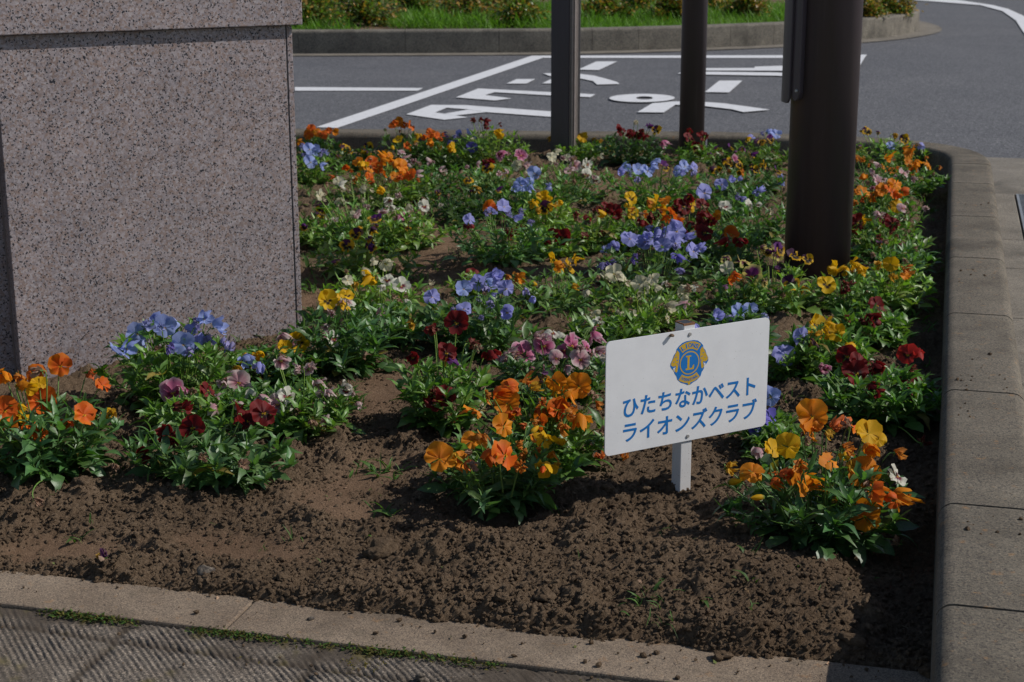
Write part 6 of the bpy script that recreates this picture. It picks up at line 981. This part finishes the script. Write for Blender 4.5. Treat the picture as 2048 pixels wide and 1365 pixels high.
# weeds and grass sprigs in the soil, moss along the border joint
wd = LB(); BL = [leaf_temp(w_, 4, .3, c, 3, 60+i, 0) for i, (c, w_) in enumerate(((.2, .035), (.6, .05), (1.0, .12), (1.5, .03)))]
def sprig(x, y, n, ln, z=None):
    z = soil_z(x, y) if z is None else z
    for i in range(n):
        a = rng.uniform(0, 6.28); d = np.array((math.cos(a)*.8, math.sin(a)*.8, rng.uniform(.3, 1.6)))
        wd.leaf(BL[rng.integers(4)], np.array((x+rng.normal()*.006, y+rng.normal()*.006, z-.002)), d, ln*rng.uniform(.5, 1.2), np.array((.075, .150, .03))*rng.uniform(.5, 1.2))
for (x, y, n, ln, sp) in WEEDS:
    for i in range(n): 
        xx, yy = x+rng.normal()*sp, y+rng.normal()*sp
        if uvof(xx, yy)[0] < KU-.01: sprig(xx, yy, int(rng.integers(2, 6)), ln)
for k in range(160):
    u = rng.uniform(-1.6, 0); v = 2.0+1.6*rng.random(); x, y = xy(u, v)
    sprig(x, y, int(rng.integers(1, 3)), rng.uniform(.008, .028))
for k in range(1300):
    u = rng.uniform(-2.1, .0); v = 2.9+3.2*rng.random(); x, y = xy(u, v)
    if trod_at(u, v) > .5 and rng.random() < .7: continue
    sprig(x, y, int(rng.integers(3, 8)), rng.uniform(.015, .05))
obj('weeds', wd.mesh('weeds', M_grass), kind='stuff', label='thin green grass sprigs and seedlings coming up through the soil', cat='weeds')
lt = LB()
for k in range(150):
    u = rng.uniform(-1.6, .02); v = 1.9+1.7*rng.random()**1.3; x, y = xy(u, v)
    z = soil_z(x, y)+.002 if v > 1.985 else (.0215 if v > 1.872 else .017)
    a = rng.uniform(0, 6.28); d = np.array((math.cos(a), math.sin(a), rng.normal()*.15))
    if k % 3:
        ln = rng.uniform(.006, .026); b0 = np.array((x, y, z+.001)); lt.tube([b0, b0+d*ln*.5+rng.normal(size=3)*.0015, b0+d*ln], .0005, .0003, np.array((.26, .20, .12))*rng.uniform(.5, 1.2), 4)
    else: lt.leaf(OVATE[rng.integers(3)], np.array((x, y, z)), d, rng.uniform(.006, .014), np.array([(.24, .16, .09), (.13, .15, .05), (.33, .22, .15)][k % 9//3])*rng.uniform(.6, 1.2), rng.normal())
obj('litter', lt.mesh('litter', M_moss), kind='stuff', label='bits of straw, dry leaf and root lying on the soil', cat='litter')
ms = LB()
SM = [leaf_temp(.22, 2, .2, c, 3, 70+i, 0) for i, c in enumerate((.2, .9))]
n_m = 0
while n_m < 2600:
    u = rng.uniform(-1.5, -.02); v = 1.866+rng.normal()*.006
    dens = (.5+float(vnoise(np.array([u]), np.array([0.]), 9, 71)[0])+.25*float(vnoise(np.array([u]), np.array([0.]), 37, 72)[0]))
    dens = dens*2.2-.75; dens *= 1.2 if u < -.45 else .45
    if rng.random() > dens: continue
    n_m += 1
    x, y = xy(u, v); a = rng.uniform(0, 6.28); d = np.array((math.cos(a), math.sin(a), rng.uniform(.0, 1.3)))
    c = np.array((.050, .095, .020)) if rng.random() < .5 else np.array((.085, .078, .020))
    ms.leaf(SM[rng.integers(2)], np.array((x, y, .015+rng.uniform(0, .004))), d, rng.uniform(.003, .009), c*rng.uniform(.5, 1.3))
for k in range(1500):
    u = rng.uniform(-.9, -.1); v = 1.83+rng.normal()*.022
    if v > 1.866 or float(vnoise(np.array([u]), np.array([v]), 13, 73)[0]) < .14: continue
    x, y = xy(u, v); a = rng.uniform(0, 6.28); d = np.array((math.cos(a), math.sin(a), rng.uniform(.2, 1.3)))
    ms.leaf(SM[rng.integers(2)], np.array((x, y, .0145)), d, rng.uniform(.002, .005), np.array((.115, .095, .015))*rng.uniform(.5, 1.2))
obj('moss', ms.mesh('moss', M_moss), kind='stuff', label='green moss and tiny weeds growing along the joint between border and paving', cat='moss')

# ------------------------------------------------------------------ planting of the traffic island
inner = off(icr, -SGN*.19)
def inside(x, y):
    # right of the front line, left of the curved end
    pts_ = inner; c = False; n = len(pts_); poly = list(pts_)+[np.array((-4.6, 20.0))]
    j = len(poly)-1
    for i in range(len(poly)):
        a, b = poly[i], poly[j]
        if (a[1] > y) != (b[1] > y) and x < (b[0]-a[0])*(y-a[1])/(b[1]-a[1])+a[0]: c = not c
        j = i
    return c
me = mesh('island_soil', [(p[0], p[1], .11) for p in inner]+[(-4.6, 20, .11)], [tuple(range(len(inner)+1))], [M_soil], np.zeros((len(inner)+1, 3)), smooth=False)
obj('island_soil', me, kind='structure')
gl = LB(); GB = [leaf_temp(.020, 4, .2, c, 3, 80+i, 0) for i, c in enumerate((.1, .4, .8))]
cnt = 0
while cnt < 34000:
    x = rng.uniform(-3.2, 3.6); y = 11.98+4.6*rng.random()**1.3
    if not inside(x, y): continue
    dn = float(vnoise(np.array([x]), np.array([y]), 1.5, 91)[0])+.4*float(vnoise(np.array([x]), np.array([y]), 5, 92)[0])
    if dn < -.22+(.20 if x < .2 else -.12): continue
    cnt += 1
    h_ = (.11+.17*max(0, dn+.1))*rng.uniform(.5, 1.2)
    d = np.array((rng.normal()*.62, rng.normal()*.62-.15, 1.0))
    gl.leaf(GB[rng.integers(3)], np.array((x, y, .10)), d, h_, np.array((.115, .235, .030))*rng.uniform(.55, 1.35))
obj('grass', gl.mesh('grass', M_grass), kind='stuff', label='bright green feathery grass filling the traffic island', cat='grass')
AZL = [leaf_temp(.30, 3, .2, c, 3, 95+i, 0) for i, c in enumerate((.2, .7))]
for (x, y, r_, h_, brown, lab) in SHRUBS:
    root = obj('azalea_shrub', None, loc=(x, y, .11), label=lab, cat='shrub', group='low shrubs on the traffic island')
    a_, b_ = LB(), LB()
    for k in range(34):
        az = rng.uniform(0, 6.28); el = rng.uniform(.25, 1.5); L_ = rng.uniform(.75, 1.08)
        tip = np.array((math.cos(az)*math.cos(el)*r_*L_, math.sin(az)*math.cos(el)*r_*L_, h_*math.sin(el)*L_))
        tt = np.linspace(0, 1, 5)[:, None]; cur = tt*tip+np.array((0, 0, 1))*(.15*h_*np.sin(PI*tt)); b_.tube(cur, .006, .002, (.08, .05, .03), 4)
        for i in range(46):
            u = rng.uniform(.35, 1.0); p = u*tip+rng.normal(size=3)*r_*.13*(.4+u*.5); p[2] = max(p[2], .0)
            br_ = rng.random() < brown*u
            c = np.array((.34, .20, .045)) if br_ else np.array((.10, .160, .028))
            d = tip/np.linalg.norm(tip)+rng.normal(size=3)*.7
            a_.leaf(AZL[rng.integers(2)], p, d, rng.uniform(.025, .048), c*rng.uniform(.55, 1.35))
    obj('foliage', a_.mesh('foliage', M_leaf), root); obj('branches', b_.mesh('branches', M_stem), root)
